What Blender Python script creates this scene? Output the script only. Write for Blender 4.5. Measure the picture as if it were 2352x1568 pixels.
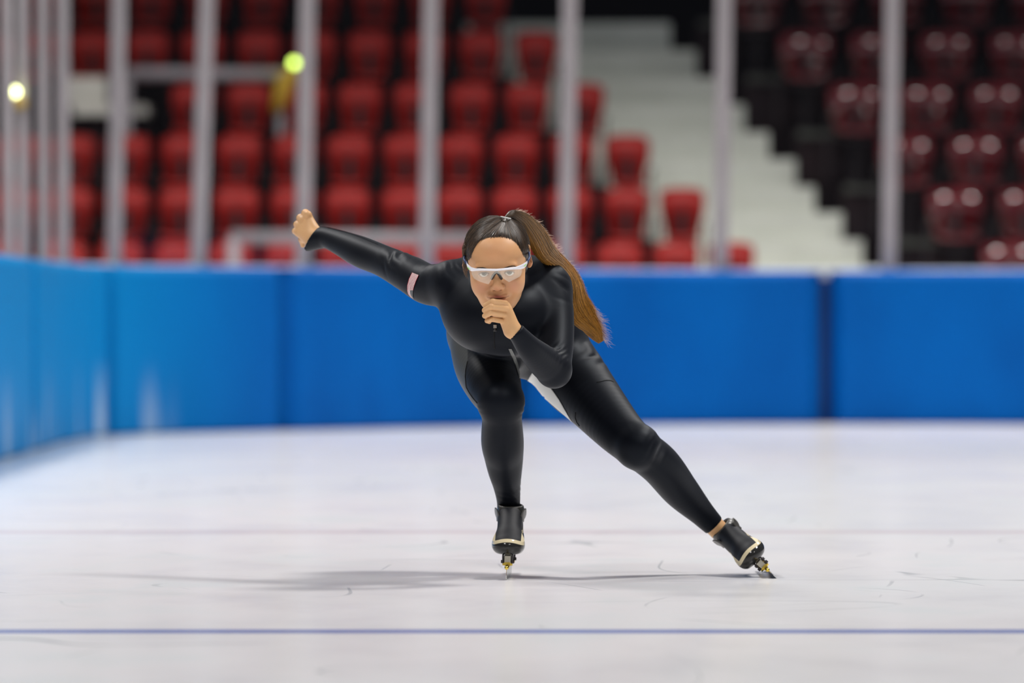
import bpy, bmesh, math, random
import numpy as np
from mathutils import Vector, Matrix

random.seed(7)
rng = np.random.default_rng(7)
for o in list(bpy.data.objects):
    bpy.data.objects.remove(o)
scn = bpy.context.scene
COL = scn.collection
PI = math.pi

# ------------------------------------------------------------------ camera
FPX = 13067.0            # focal length in pixels of the 2352 px wide frame (200 mm on 36 mm)
CAMH, HORIZ = 0.641, 735.0
cam_data = bpy.data.cameras.new('camera')
cam = bpy.data.objects.new('camera', cam_data)
COL.objects.link(cam)
cam_data.sensor_width = 36.0
cam_data.lens = FPX / 2352 * 36.0
cam.location = (0, 0, CAMH)
cam.rotation_euler = (PI / 2 - math.atan((784 - HORIZ) / FPX), 0, 0)
cam_data.clip_start, cam_data.clip_end = 0.5, 200
cam_data.dof.use_dof = True
cam_data.dof.focus_distance = 13.82
cam_data.dof.aperture_fstop = 2.85
cam_data.dof.aperture_blades = 0
scn.camera = cam

# ------------------------------------------------------------------ world, lights, exposure
scn.view_settings.view_transform = 'Standard'
scn.view_settings.look = 'None'
scn.view_settings.gamma = 1.0
scn.view_settings.exposure = 0.0
scn.view_settings.use_curve_mapping = False
world = bpy.data.worlds.new('arena_air')
scn.world = world
world.use_nodes = True
world.node_tree.nodes['Background'].inputs[0].default_value = (0.60, 0.68, 0.80, 1)
world.node_tree.nodes['Background'].inputs[1].default_value = 0.10


def area_light(name, loc, target, sx, sy, power, color=(1, 1, 1), spread=132):
    d = bpy.data.lights.new(name, 'AREA')
    d.shape = 'RECTANGLE'
    d.size, d.size_y, d.energy, d.color = sx, sy, power, color
    d.spread = math.radians(spread)
    o = bpy.data.objects.new(name, d)
    COL.objects.link(o)
    o.location = loc
    o.rotation_euler = (Vector(target) - Vector(loc)).to_track_quat('-Z', 'Y').to_euler()
    return o


# ceiling lamps over the rink, plus three unseen ones added to brighten the stand
for (x, y, p) in ((3.5, 6.0, 860), (-4.5, 9, 640), (4.5, 15.0, 1060), (-5, 18, 920), (4.5, 23.0, 940),
                  (-4.5, 25, 780), (4.5, 30.0, 430), (-4, 31, 330), (-5, 36, 560), (1, 36, 540), (7, 36, 620)):
    area_light('ceiling_and_fill_lamp', (x, y, 8.5), (x * .9, y, 0), 1.6, 1.6, p * .47, (1.0, 0.965, 0.93), 132 if y < 35 else 116)


# ------------------------------------------------------------------ helpers: pixels, objects, tags
def W(px, py, Y):
    """a point at distance Y seen at pixel (px, py)"""
    return np.array([(px - 1176.0) / FPX * Y, Y, CAMH - (py - HORIZ) / FPX * Y])


def tag(o, label=None, cat=None, group=None, kind=None):
    if label:
        o['label'] = label
    if cat:
        o['category'] = cat
    if group:
        o['group'] = group
    if kind:
        o['kind'] = kind
    return o


def link_mesh(name, verts, faces, mat=None, parent=None, smooth=True):
    me = bpy.data.meshes.new(name)
    me.from_pydata([tuple(map(float, v)) for v in verts], [], [tuple(map(int, f)) for f in faces])
    if smooth:
        me.polygons.foreach_set('use_smooth', [True] * len(me.polygons))
    if mat:
        me.materials.append(mat)
    me.update()
    o = bpy.data.objects.new(name, me)
    COL.objects.link(o)
    if parent:
        o.parent = parent
    return o


def link_np(name, V, F, mat=None, parent=None):
    """fast mesh from numpy arrays of verts and quads"""
    me = bpy.data.meshes.new(name)
    me.vertices.add(len(V))
    me.vertices.foreach_set('co', V.astype(np.float32).ravel())
    me.loops.add(F.size)
    me.loops.foreach_set('vertex_index', F.astype(np.int32).ravel())
    me.polygons.add(len(F))
    n = F.shape[1]
    me.polygons.foreach_set('loop_start', np.arange(len(F), dtype=np.int32) * n)
    me.polygons.foreach_set('loop_total', np.full(len(F), n, dtype=np.int32))
    me.update(calc_edges=True)
    me.validate()
    me.polygons.foreach_set('use_smooth', [True] * len(me.polygons))
    if mat:
        me.materials.append(mat)
    o = bpy.data.objects.new(name, me)
    COL.objects.link(o)
    if parent:
        o.parent = parent
    return o


def empty(name, loc=(0, 0, 0), rz=0):
    o = bpy.data.objects.new(name, None)
    o.location = loc
    o.rotation_euler = (0, 0, rz)
    o.empty_display_size = .1
    COL.objects.link(o)
    return o


class MB:
    """collects boxes, tubes, prisms into one mesh"""
    def __init__(s):
        s.v, s.f = [], []

    def add(s, vs, fs):
        n = len(s.v)
        s.v += [tuple(map(float, v)) for v in vs]
        s.f += [tuple(i + n for i in f) for f in fs]
        return s

    def box(s, c, d, M=None):
        x, y, z = c
        a, b, e = d[0] / 2, d[1] / 2, d[2] / 2
        vs = [Vector((x + i * a, y + j * b, z + k * e)) for i in (-1, 1) for j in (-1, 1) for k in (-1, 1)]
        if M:
            vs = [M @ v for v in vs]
        return s.add(vs, [(0, 1, 3, 2), (4, 6, 7, 5), (0, 4, 5, 1), (2, 3, 7, 6), (0, 2, 6, 4), (1, 5, 7, 3)])

    def tube(s, pts, r, n=10, cap=True):
        pts = [Vector(p) for p in pts]
        rs = r if hasattr(r, '__len__') else [r] * len(pts)
        vs, fs = [], []
        up = None
        for i, p in enumerate(pts):
            t = (pts[min(i + 1, len(pts) - 1)] - pts[max(i - 1, 0)]).normalized()
            if up is None:
                up = Vector((0, 0, 1)) if abs(t.z) < .9 else Vector((1, 0, 0))
            a = (up - t * up.dot(t)).normalized()
            up = a
            b = t.cross(a)
            for k in range(n):
                q = 2 * PI * k / n
                vs.append(p + (a * math.cos(q) + b * math.sin(q)) * rs[i])
        for i in range(len(pts) - 1):
            for k in range(n):
                fs.append((i * n + k, i * n + (k + 1) % n, (i + 1) * n + (k + 1) % n, (i + 1) * n + k))
        if cap:
            fs.append(tuple(range(n))[::-1])
            fs.append(tuple((len(pts) - 1) * n + k for k in range(n)))
        return s.add(vs, fs)

    def grid(s, P, close_u=False):
        """P[i][j] points"""
        nu, nv = len(P), len(P[0])
        vs = [p for row in P for p in row]
        fs = [(i * nv + j, (i + 1) * nv + j, (i + 1) * nv + j + 1, i * nv + j + 1) for i in range(nu - 1) for j in range(nv - 1)]
        if close_u:
            fs += [((nu - 1) * nv + j, j, j + 1, (nu - 1) * nv + j + 1) for j in range(nv - 1)]
        return s.add(vs, fs)

    def ball(s, c, r, nu=16, nv=10):
        rr = r if hasattr(r, '__len__') else (r, r, r)
        P = [[(c[0] + rr[0] * math.sin(PI * j / nv) * math.cos(2 * PI * i / nu),
               c[1] + rr[1] * math.sin(PI * j / nv) * math.sin(2 * PI * i / nu),
               c[2] + rr[2] * math.cos(PI * j / nv)) for j in range(nv + 1)] for i in range(nu)]
        return s.grid(P, True)

    def build(s, name, mat, parent=None, smooth=False, bevel=0, solid=0):
        o = link_mesh(name, s.v, s.f, mat, parent, smooth)
        if solid:
            m = o.modifiers.new('thickness', 'SOLIDIFY')
            m.thickness = solid
            m.offset = 0
        if bevel:
            m = o.modifiers.new('edge', 'BEVEL')
            m.width = bevel
            m.segments = 2
            m.limit_method = 'ANGLE'
        return o


# ------------------------------------------------------------------ materials
def mat(name, color=(.5, .5, .5), rough=.5, metal=0, spec=.5, **kw):
    m = bpy.data.materials.new(name)
    m.use_nodes = True
    b = m.node_tree.nodes['Principled BSDF']
    b.inputs['Base Color'].default_value = (*color, 1)
    b.inputs['Roughness'].default_value = rough
    b.inputs['Metallic'].default_value = metal
    b.inputs['Specular IOR Level'].default_value = spec
    for k, v in kw.items():
        b.inputs[k.replace('_', ' ')].default_value = v
    return m


class NT:
    """small node-tree builder"""
    def __init__(s, m):
        s.m, s.t = m, m.node_tree
        s.b = s.t.nodes.get('Principled BSDF')

    def n(s, typ, **kw):
        n = s.t.nodes.new(typ)
        for k, v in kw.items():
            setattr(n, k, v)
        return n

    def l(s, a, b):
        s.t.links.new(a, b)

    def math(s, op, a, b=None, clamp=False):
        n = s.n('ShaderNodeMath', operation=op, use_clamp=clamp)
        for i, v in enumerate((a, b)):
            if v is None:
                continue
            if isinstance(v, (int, float)):
                n.inputs[i].default_value = v
            else:
                s.l(v, n.inputs[i])
        return n.outputs[0]

    def step(s, v, lo, hi):
        n = s.n('ShaderNodeMapRange', interpolation_type='SMOOTHSTEP')
        s.l(v, n.inputs[0])
        n.inputs[1].default_value, n.inputs[2].default_value = lo, hi
        return n.outputs[0]

    def mix(s, f, a, b):
        n = s.n('ShaderNodeMix', data_type='RGBA')
        for i, v in ((0, f), (6, a), (7, b)):
            if isinstance(v, (int, float)):
                n.inputs[i].default_value = v
            elif isinstance(v, tuple):
                n.inputs[i].default_value = (*v, 1)
            else:
                s.l(v, n.inputs[i])
        return n.outputs[2]

    def pos(s):
        """position in the object's own space"""
        return s.n('ShaderNodeTexCoord').outputs['Object']

    def xyz(s, v):
        n = s.n('ShaderNodeSeparateXYZ')
        s.l(v, n.inputs[0])
        return n.outputs

    def scaled(s, v, sc, loc=(0, 0, 0), rot=(0, 0, 0)):
        n = s.n('ShaderNodeMapping')
        s.l(v, n.inputs[0])
        n.inputs['Scale'].default_value = sc
        n.inputs['Location'].default_value = loc
        n.inputs['Rotation'].default_value = rot
        return n.outputs[0]

    def noise(s, v, scale, detail=3, rough=.5, dist=0):
        n = s.n('ShaderNodeTexNoise')
        s.l(v, n.inputs['Vector'])
        n.inputs['Scale'].default_value = scale
        n.inputs['Detail'].default_value = detail
        n.inputs['Roughness'].default_value = rough
        n.inputs['Distortion'].default_value = dist
        return n.outputs['Fac']

    def bump(s, h, strength, dist=.001):
        n = s.n('ShaderNodeBump')
        s.l(h, n.inputs['Height'])
        n.inputs['Strength'].default_value = strength
        n.inputs['Distance'].default_value = dist
        s.l(n.outputs[0], s.b.inputs['Normal'])

    def color(s, c):
        s.l(c, s.b.inputs['Base Color'])


def noisy(name, c1, c2, scale, rough=.5, bump=0, **kw):
    m = mat(name, c1, rough, **kw)
    t = NT(m)
    f = t.noise(t.pos(), scale, 4, .6)
    t.color(t.mix(t.step(f, .3, .7), c1, c2))
    if bump:
        t.bump(f, bump, .004)
    return m


# ice
M_ice = mat('ice', (.8, .8, .82), .2, spec=.3)
t = NT(M_ice)
geo = t.n('ShaderNodeNewGeometry').outputs['Position']
px_, py_, pz_ = t.xyz(geo)
big = t.noise(t.scaled(geo, (.35, .16, 1), (3, 1, 0)), 1.0, 4, .55)
med = t.noise(t.scaled(geo, (1.1, .55, 1), (7, 2, 0)), 1.6, 5, .6)
fine = t.noise(t.scaled(geo, (9, 5, 1)), 3, 6, .65)
base = t.mix(t.step(big, .35, .68), (.80, .775, .785), (.755, .765, .785))
base = t.mix(t.math('MULTIPLY', t.step(med, .52, .68), .46), base, (.60, .655, .68))
base = t.mix(t.math('MULTIPLY', t.step(fine, .55, .78), .16), base, (.57, .61, .60))
# shaved-snow flecks and thin skate cuts
fl = t.noise(t.scaled(geo, (7, 40, 1), (1, 5, 0)), 2.2, 5, .7)
base = t.mix(t.math('MULTIPLY', t.step(fl, .68, .76), .6), base, (.93, .93, .94))
for (sx, sy, rz, loc, wd, amt) in ((1.1, .8, .5, (0, 0, 0), .0026, .75), (.7, 1.0, -.7, (4, 9, 0), .0022, .7),
                                   (1.5, .5, 1.2, (8, 3, 0), .0024, .6), (.45, .6, .15, (14, 6, 0), .0012, .45)):
    nz = t.noise(t.scaled(geo, (sx, sy, 1), loc, (0, 0, rz)), .8, 1, .3)
    d = t.math('ABSOLUTE', t.math('SUBTRACT', nz, .5))
    gate = t.step(t.noise(t.scaled(geo, (.9, .9, 1), (loc[1], loc[0], 0)), 1.3, 2), .52, .60)
    k = t.math('MULTIPLY', t.math('MULTIPLY', t.math('SUBTRACT', 1.0, t.step(d, wd * .3, wd)), gate), amt)
    base = t.mix(k, base, (.38, .42, .42))
# painted lines across the rink: a blue one before the skater, a worn red one behind


def line_at(y, w):
    d = t.math('ABSOLUTE', t.math('SUBTRACT', py_, y))
    return t.math('SUBTRACT', 1.0, t.step(d, w * .7, w))


wear = t.step(t.noise(t.scaled(geo, (2.2, 6, 1)), 1.5, 5, .6), .25, .6)
lk = t.math('MULTIPLY', line_at(11.72, .075), .9)
base = t.mix(lk, base, (.10, .16, .46))
lk2 = t.math('MULTIPLY', t.math('MULTIPLY', line_at(17.22, .16), .34), t.math('ADD', t.math('MULTIPLY', wear, .6), .4))
base = t.mix(lk2, base, (.50, .34, .36))
t.color(base)
t.l(t.math('ADD', t.math('MULTIPLY', med, .16), .13), t.b.inputs['Roughness'])
t.bump(fine, .05, .002)

# pads: blue vinyl with frost scuffs near the left corner
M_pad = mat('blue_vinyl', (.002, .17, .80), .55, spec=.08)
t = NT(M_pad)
geo = t.n('ShaderNodeNewGeometry').outputs['Position']
gx, gy, gz = t.xyz(geo)
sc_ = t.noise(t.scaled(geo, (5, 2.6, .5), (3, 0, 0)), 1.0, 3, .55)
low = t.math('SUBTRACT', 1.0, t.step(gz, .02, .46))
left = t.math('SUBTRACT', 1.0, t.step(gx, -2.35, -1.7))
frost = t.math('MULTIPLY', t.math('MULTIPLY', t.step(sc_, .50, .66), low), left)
shade = t.noise(t.scaled(geo, (1.2, 1.2, .7)), 1.2, 3, .5)
c = t.mix(t.step(shade, .3, .72), (.000, .092, .375), (.000, .118, .45))
cy_ = t.math('MULTIPLY', t.math('SUBTRACT', 1.0, t.step(gx, -2.5, -1.2)), .8)
c = t.mix(cy_, c, (.000, .26, .62))
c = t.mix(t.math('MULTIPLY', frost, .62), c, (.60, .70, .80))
t.color(c)
t.bump(shade, .25, .02)

M_back = mat('dark_blue_backing', (.002, .04, .22), .6)
M_white = noisy('white_board', (.66, .70, .80), (.55, .60, .72), 4, .4)
M_post = noisy('grey_post', (.40, .365, .375), (.33, .30, .31), 3, .45)
M_conc = mat('pale_concrete', (.55, .56, .52), .85, spec=.2)
t = NT(M_conc)
f = t.noise(t.pos(), 2.2, 5, .6)
t.color(t.mix(t.step(f, .3, .7), (.86, .88, .80), (.76, .78, .70)))
M_dark = noisy('dark_platform', (.018, .012, .015), (.028, .016, .018), 2.0, .8, spec=.2)
M_edge = noisy('worn_grey_edge', (.10, .105, .09), (.07, .07, .065), 3.0, .8, spec=.2)
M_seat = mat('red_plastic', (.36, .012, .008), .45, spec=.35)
M_seat_shaded = mat('shaded_red_plastic', (.13, .006, .010), .09, spec=1.0)  # same red seat plastic, the right block's dimness put into its colour
M_iron = mat('dark_iron', (.03, .022, .025), .6)
M_rail = noisy('grey_rail', (.34, .31, .33), (.28, .255, .27), 3, .5)
M_pale = noisy('pale_paint', (.70, .68, .61), (.62, .60, .54), 2, .7)
M_yellow = noisy('yellow_paint', (.62, .42, .03), (.5, .3, .02), 4, .5)
M_glass = bpy.data.materials.new('rink_glass')
M_glass.use_nodes = True
t = NT(M_glass)
t.t.nodes.clear()
tr = t.n('ShaderNodeBsdfTransparent')
tr.inputs[0].default_value = (.955, .96, .965, 1)
gl = t.n('ShaderNodeBsdfGlossy')
gl.inputs['Roughness'].default_value = .06
gl.inputs['Color'].default_value = (.9, .9, .95, 1)
mx = t.n('ShaderNodeMixShader')
mx.inputs[0].default_value = .018
out = t.n('ShaderNodeOutputMaterial')
t.l(tr.outputs[0], mx.inputs[1])
t.l(gl.outputs[0], mx.inputs[2])
t.l(mx.outputs[0], out.inputs[0])


def emit(name, c, s):
    m = bpy.data.materials.new(name)
    m.use_nodes = True
    b = m.node_tree.nodes['Principled BSDF']
    b.inputs['Base Color'].default_value = (*c, 1)
    b.inputs['Emission Color'].default_value = (*c, 1)
    b.inputs['Emission Strength'].default_value = s
    return m


M_lamp = emit('green_yellow_lamp', (.72, 1.0, .16), 5.5)
M_lamp2 = emit('pale_yellow_lamp', (.95, 1.0, .45), 9.0)

# ------------------------------------------------------------------ setting: ice, boards, stands
fl_ = MB().add([(-14, -6, 0), (14, -6, 0), (14, 40, 0), (-14, 40, 0)], [(0, 1, 2, 3)]).build('floor', M_ice)
tag(fl_, kind='structure')

POSTS = [(3.58, 37.30, .76), (2.485, 37.5, .76), (1.375, 37.5, .76), (.351, 37.04, .85), (-.546, 36.4, .95), (-1.308, 35.57, 1.0),
         (-1.912, 34.65, 1.9), (-2.354, 33.65, 1.1), (-2.57, 32.57, 0), (-2.59, 31.49, -.2), (-2.60, 30.3, -.2), (-2.583, 29.24, -.4),
         (-2.58, 28.1, 0)]
_sc = (.94, .94, .94, .94, .94, .94, .945, .955, .965, .975, .985, .985, .985)
POSTS = [(p[0] * k, p[1] * k, p[2]) for p, k in zip(POSTS, _sc)]


def smooth_path(pts, n=8):
    pts = [Vector((p[0], p[1], 0)) for p in pts]
    pts = [pts[0] * 2 - pts[1]] + pts + [pts[-1] * 2 - pts[-2]]
    out = []
    for i in range(1, len(pts) - 2):
        a, b, c, d = pts[i - 1:i + 3]
        for k in range(n):
            s = k / n
            out.append(.5 * ((2 * b) + (c - a) * s + (2 * a - 5 * b + 4 * c - d) * s * s + (3 * b - a - 3 * c + d) * s ** 3))
    out.append(pts[-2])
    return out


def offset_path(path, d):
    o = []
    for i, p in enumerate(path):
        t_ = (path[min(i + 1, len(path) - 1)] - path[max(i - 1, 0)]).normalized()
        nrm = Vector((-t_.y, t_.x, 0))          # path runs right to left, so this points at the rink
        o.append(p + nrm * d)
    return o


PATH = smooth_path([(7.0, 34.0), (5.4, 34.7), (4.35, 34.95)] + [p[:2] for p in POSTS] + [(-2.54, 26), (-2.54, 22), (-2.56, 16)])
if offset_path(PATH, .1)[20].y > PATH[20].y:
    PATH_SIGN = -1
else:
    PATH_SIGN = 1


def swept(path, d0, d1, z0, z1, rnd=0.0):
    """a wall following the path between offsets d0 (front) and d1 (back)"""
    a, b = offset_path(path, d0 * PATH_SIGN), offset_path(path, d1 * PATH_SIGN)
    am = offset_path(path, (d0 - rnd) * PATH_SIGN)
    P = []
    for i in range(len(path)):
        P.append([(a[i].x, a[i].y, z0), (a[i].x, a[i].y, z1 - rnd), (am[i].x, am[i].y, z1), (b[i].x, b[i].y, z1), (b[i].x, b[i].y, z0),
                  (a[i].x, a[i].y, z0)])
    m = MB().grid(P)
    n = len(P[0])
    k = (len(P) - 1) * n
    m.f.append((0, 1, 2, 3, 4))
    m.f.append((k + 4, k + 3, k + 2, k + 1, k))
    return m


PADTOP = .945
tag(swept(PATH, .02, -.10, .0, .90).build('wall_back', M_back), kind='structure')
tag(swept(PATH, .05, -.12, .90, PADTOP + .012, .008).build('trim_1', M_white), kind='structure')

# padding: cut the path into mats
front = offset_path(PATH, .2 * PATH_SIGN)
xs_img = [1176 + FPX * p.x / p.y for p in front]
SEAMS = [1900, 1235, 668, 255, 85]
cuts = [0]
for s_ in SEAMS:
    i = min(range(len(xs_img)), key=lambda j: abs(xs_img[j] - s_) + (0 if front[j].y > 26.5 else 500))
    cuts.append(i)
cuts.append(len(PATH) - 1)


def resample(path, a, b, n, gap):
    seg = path[a:b + 1]
    L = [0]
    for p, q in zip(seg, seg[1:]):
        L.append(L[-1] + (q - p).length)
    out = []
    for k in range(n):
        s = gap + (L[-1] - 2 * gap) * k / (n - 1)
        j = max(i for i in range(len(L) - 1) if L[i] <= s + 1e-9)
        out.append(seg[j].lerp(seg[j + 1], (s - L[j]) / (L[j + 1] - L[j])))
    return out


PADLAB = ['blue crash pad along the boards right of the dark vertical seam behind the pushing skate',
          'blue crash pad running from behind the skater right to the dark vertical seam',
          'blue crash pad directly below the outstretched right arm',
          'blue crash pad curving round the rink corner on the left, wide and unmarked',
          'blue crash pad with pale frost streaks between two seams at the left corner',
          'blue crash pad at the far left edge, beyond the last dark seam']
for i in range(len(cuts) - 1):
    if cuts[i + 1] <= cuts[i]:
        continue
    pth = resample(PATH, cuts[i], cuts[i + 1], max(10, (cuts[i + 1] - cuts[i]) * 2), .028)
    o = MB()
    P = []
    n = len(pth)
    for k in range(n):
        # rounded ends: pull the front in close to a seam
        e = min(k, n - 1 - k) / (n - 1) * (pth[0] - pth[-1]).length
        P.append(e)
    m = swept(pth, .2, .055, .012, PADTOP, .035)
    nn = 6
    fr, bk = offset_path(pth, .2 * PATH_SIGN), offset_path(pth, .075 * PATH_SIGN)
    for idx in (0, n - 1):
        for j in (0, 1, 5):
            m.v[idx * nn + j] = (bk[idx].x, bk[idx].y, m.v[idx * nn + j][2])
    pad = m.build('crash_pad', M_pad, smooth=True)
    md = pad.modifiers.new('edge', 'BEVEL')
    md.width, md.segments, md.limit_method = .012, 2, 'ANGLE'
    tag(pad, PADLAB[i], 'crash pad', 'blue crash pads along the rink boards')

# posts and glass
ORD = ['first', 'second', 'third', 'fourth', 'fifth', 'sixth', 'seventh', 'eighth', 'ninth', 'tenth', 'eleventh', 'twelfth', 'thirteenth',
       'fourteenth', 'fifteenth', 'sixteenth', 'seventeenth', 'eighteenth', 'nineteenth', 'twentieth']
ZT = 3.2
vis = [p for p in POSTS]
post_proto = None
order = list(range(len(POSTS)))[::-1]       # from left
for i, (x, y, lean) in enumerate(POSTS):
    rank = len(POSTS) - 2 - i                # first visible from left is index 11
    p0, p1 = Vector(POSTS[max(i - 1, 0)][:2]), Vector(POSTS[min(i + 1, len(POSTS) - 1)][:2])
    ang = math.atan2((p1 - p0).y, (p1 - p0).x)
    lx = math.tan(math.radians(lean))
    root = empty('glass_post', (x, y, PADTOP))
    h = ZT - PADTOP
    M = Matrix(((1, 0, lx, 0), (0, 1, 0, 0), (0, 0, 1, 0), (0, 0, 0, 1))) @ Matrix.Rotation(ang, 4, 'Z')
    MB().box((0, 0, h / 2), (.088, .05, h), M).build('post', M_post, root, bevel=.006)
    MB().box((0, 0, .012), (.104, .10, .024), M).build('base_plate', M_post, root, bevel=.004)
    lab = ('grey glass post just outside the right edge of the picture' if i == 0 else
           'grey glass post beyond the left edge of the picture' if rank < 0 else
           'grey upright post holding the rink glass, %s counted from the left edge' % ORD[rank])
    tag(root, lab, 'post', 'grey posts between the rink glass panels')
for i in range(len(POSTS) - 1):
    (x0, y0, l0), (x1, y1, l1) = POSTS[i], POSTS[i + 1]
    a0, a1 = math.tan(math.radians(l0)), math.tan(math.radians(l1))
    p, q = Vector((x0, y0, 0)), Vector((x1, y1, 0))
    d = (q - p).normalized()
    nrm = Vector((-d.y, d.x, 0)) * .006
    p, q = p + d * .055, q - d * .055
    z0, z1 = PADTOP + .02, ZT - .03
    hh = z1 - z0
    vs = []
    for s in (-1, 1):
        vs += [p + nrm * s + Vector((0, 0, z0)), q + nrm * s + Vector((0, 0, z0)),
               q + nrm * s + Vector((a1 * hh, 0, z1)), p + nrm * s + Vector((a0 * hh, 0, z1))]
    o = link_mesh('rink_glass', vs, [(0, 1, 2, 3), (7, 6, 5, 4), (0, 4, 5, 1), (1, 5, 6, 2), (2, 6, 7, 3), (3, 7, 4, 0)], M_glass, smooth=False)
    rank = len(POSTS) - 3 - i
    tag(o, ('clear rink glass panel right of the rightmost grey post' if i == 0 else
            'clear rink glass panel at the very left edge, left of the first post' if rank < 0 else
            'clear rink glass panel between the %s and %s posts from the left' % (ORD[rank], ORD[rank + 1])),
        'glass panel', 'clear glass panels above the boards')

# stands
ROWY = [552, 427, 305, 186, 66, -56, -178]
ROWS = []
for k, yk in enumerate(ROWY):
    D = 40.0 + .7 * k
    ROWS.append((D, CAMH + (HORIZ - yk) / FPX * D))
EL = [1735, 1621, 1497, 1393, 1287, 1170, 1055]      # right end of the last seat left of the stairs (pixels at row depth)
ER = [2035, 1925, 1812, 1702, 1596, 1480, 1370]      # right edge of the stairs
SL = [2255, 2130, 2015, 1900, 1785, 1672, 1560]      # left end of the first seat right of the stairs
xat = lambda px, D: (px - 1176) / FPX * D
BACKH = .78
for k, (D, zt) in enumerate(ROWS):
    zf = zt - BACKH
    xl, xr = xat(EL[k] + 6, D), xat(ER[k] + 228, D)
    zb = 0 if k == 0 else ROWS[k - 1][1] - BACKH
    m = MB().box(((-11 + xl) / 2, D, zf / 2), (xl + 11, .7, zf))
    tag(m.build('floor_stand_left', M_dark), kind='structure')
    m = MB().box(((9 + xr) / 2, D, zf / 2), (9 - xr, .7, zf))
    tag(m.build('floor_stand_right', M_dark), kind='structure')
    ed = MB().box((xr + .17, D - .37, zf - .025), (.32, .04, .05))     # worn grey nosing of the right-hand platform
    tag(ed.build('trim_%d' % (k + 2), M_edge), kind='structure')
    for h in (0, 1):
        z1 = zf - (zf - zb) * .5 * (1 - h)
        x1 = xr - .004 - h * xat(1176 + 57, D)
        b = MB().box(((xl + x1) / 2 + .002, D - .175 + .35 * h, z1 / 2), (x1 - xl - .004, .348, z1))
        st = b.build('stair_step', M_conc, bevel=.008)
        tag(st, 'pale concrete stair step, %s counted up from the boards' % ORD[2 * k + h], 'step', 'concrete steps between the seating blocks')

# rear wall and roof void above the stands
tag(MB().box((0, 47.5, 4), (40, .3, 8)).build('wall_rear', M_dark), kind='structure')


# ---- seats
def seat_shell(w, mat_back):
    """backrest and pan profile; origin at floor, facing -Y"""
    back, pan = MB(), MB()
    prof = [(.150, .40), (.135, .46), (.105, .53), (.075, .59), (.058, .635), (.056, .665), (.064, .695), (.082, .727), (.108, .752), (.135, .764), (.152, .756)]
    nx = 12
    P = []
    for i in range(nx + 1):
        u = -1 + 2 * i / nx
        row = []
        for j, (y, z) in enumerate(prof):
            s = min(1, max(0, (z - .40) / .26))
            ww = w / 2 * (.74 + .26 * s * s * (3 - 2 * s))
            row.append((u * ww, y + .032 * u * u * s - .01 * (1 - s) * u * u, z - .030 * s * abs(u) ** 3.5))
        P.append(row)
    back.grid(P)
    prof2 = [(.06, .395), (0.0, .385), (-.10, .38), (-.22, .395), (-.32, .415), (-.36, .41), (-.375, .385)]
    P = []
    for i in range(nx + 1):
        u = -1 + 2 * i / nx
        P.append([(u * w / 2 * (.80 - .08 * (j / 6) ** 2), y, z + .020 * abs(u) ** 2.5) for j, (y, z) in enumerate(prof2)])
    pan.grid(P)
    sup = MB()
    sup.box((0, .06, .2), (.06, .05, .40)).box((0, .0, .36), (.22, .24, .03)).box((0, .06, .012), (.16, .12, .024)).box((0, .075, .5), (.05, .03, .26))
    arm = []
    for s in (-1, 1):
        arm.append(MB().box((s * (w / 2 + .010), -.08, .50), (.02, .30, .035)).box((s * (w / 2 + .010), .03, .28), (.02, .04, .45)))
    return back, pan, sup, arm


def make_seat(w, m):
    root = empty('arena_seat')
    b, p, s, a = seat_shell(w, m)
    b.build('backrest', m, root, smooth=True, solid=.014)
    p.build('seat_pan', m, root, smooth=True, solid=.014)
    s.build('support', M_iron, root, bevel=.004)
    for q in a:
        q.build('armrest', M_iron, root, bevel=.004)
    return root


def copy_thing(root):
    r = root.copy()
    COL.objects.link(r)
    for ch in root.children:
        c = ch.copy()
        COL.objects.link(c)
        c.parent = r
    return r


def place_rows(proto, ends, pitch_px, width_px, side, lim, group, fmt):
    first = True
    for k, (D, zt) in enumerate(ROWS[:6]):
        j = 0
        x = ends[k] - width_px / 2 if side < 0 else ends[k] + width_px / 2
        while (x > lim if side < 0 else x < lim):
            if side < 0 and k == 3 and x < 372:
                break
            o = proto if first else copy_thing(proto)
            first = False
            o.location = (xat(x, D), D, zt - BACKH)
            o.rotation_euler = (0, 0, random.uniform(-.03, .03) + (.0 if side < 0 else -.04))
            tag(o, fmt % (ORD[k], ORD[j]), 'seat', group)
            j += 1
            x += side * pitch_px


Lseat = make_seat(.315, M_seat)
place_rows(Lseat, EL, 128, 108, -1, -60, 'red seats left of the concrete stairs',
           'red seat in left block, %s row up, %s seat left of stairs')
Rseat = make_seat(.40, M_seat_shaded)
place_rows(Rseat, SL, 161, 132, 1, 2440, 'shade-toned red seats right of the concrete stairs',
           'shade-toned red seat in right block, %s row up, %s seat right of stairs')


# railings in the left block
def bar(px0, py0, px1, py1, D, r):
    return MB().tube([W(px0, py0, D), W(px1, py1, D)], r, 12)


rl = empty('handrail', W(535, 640, 38.9))
g = np.array(rl.location)


def rel(mb, g):
    mb.v = [tuple(np.array(v) - g) for v in mb.v]
    return mb


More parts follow.
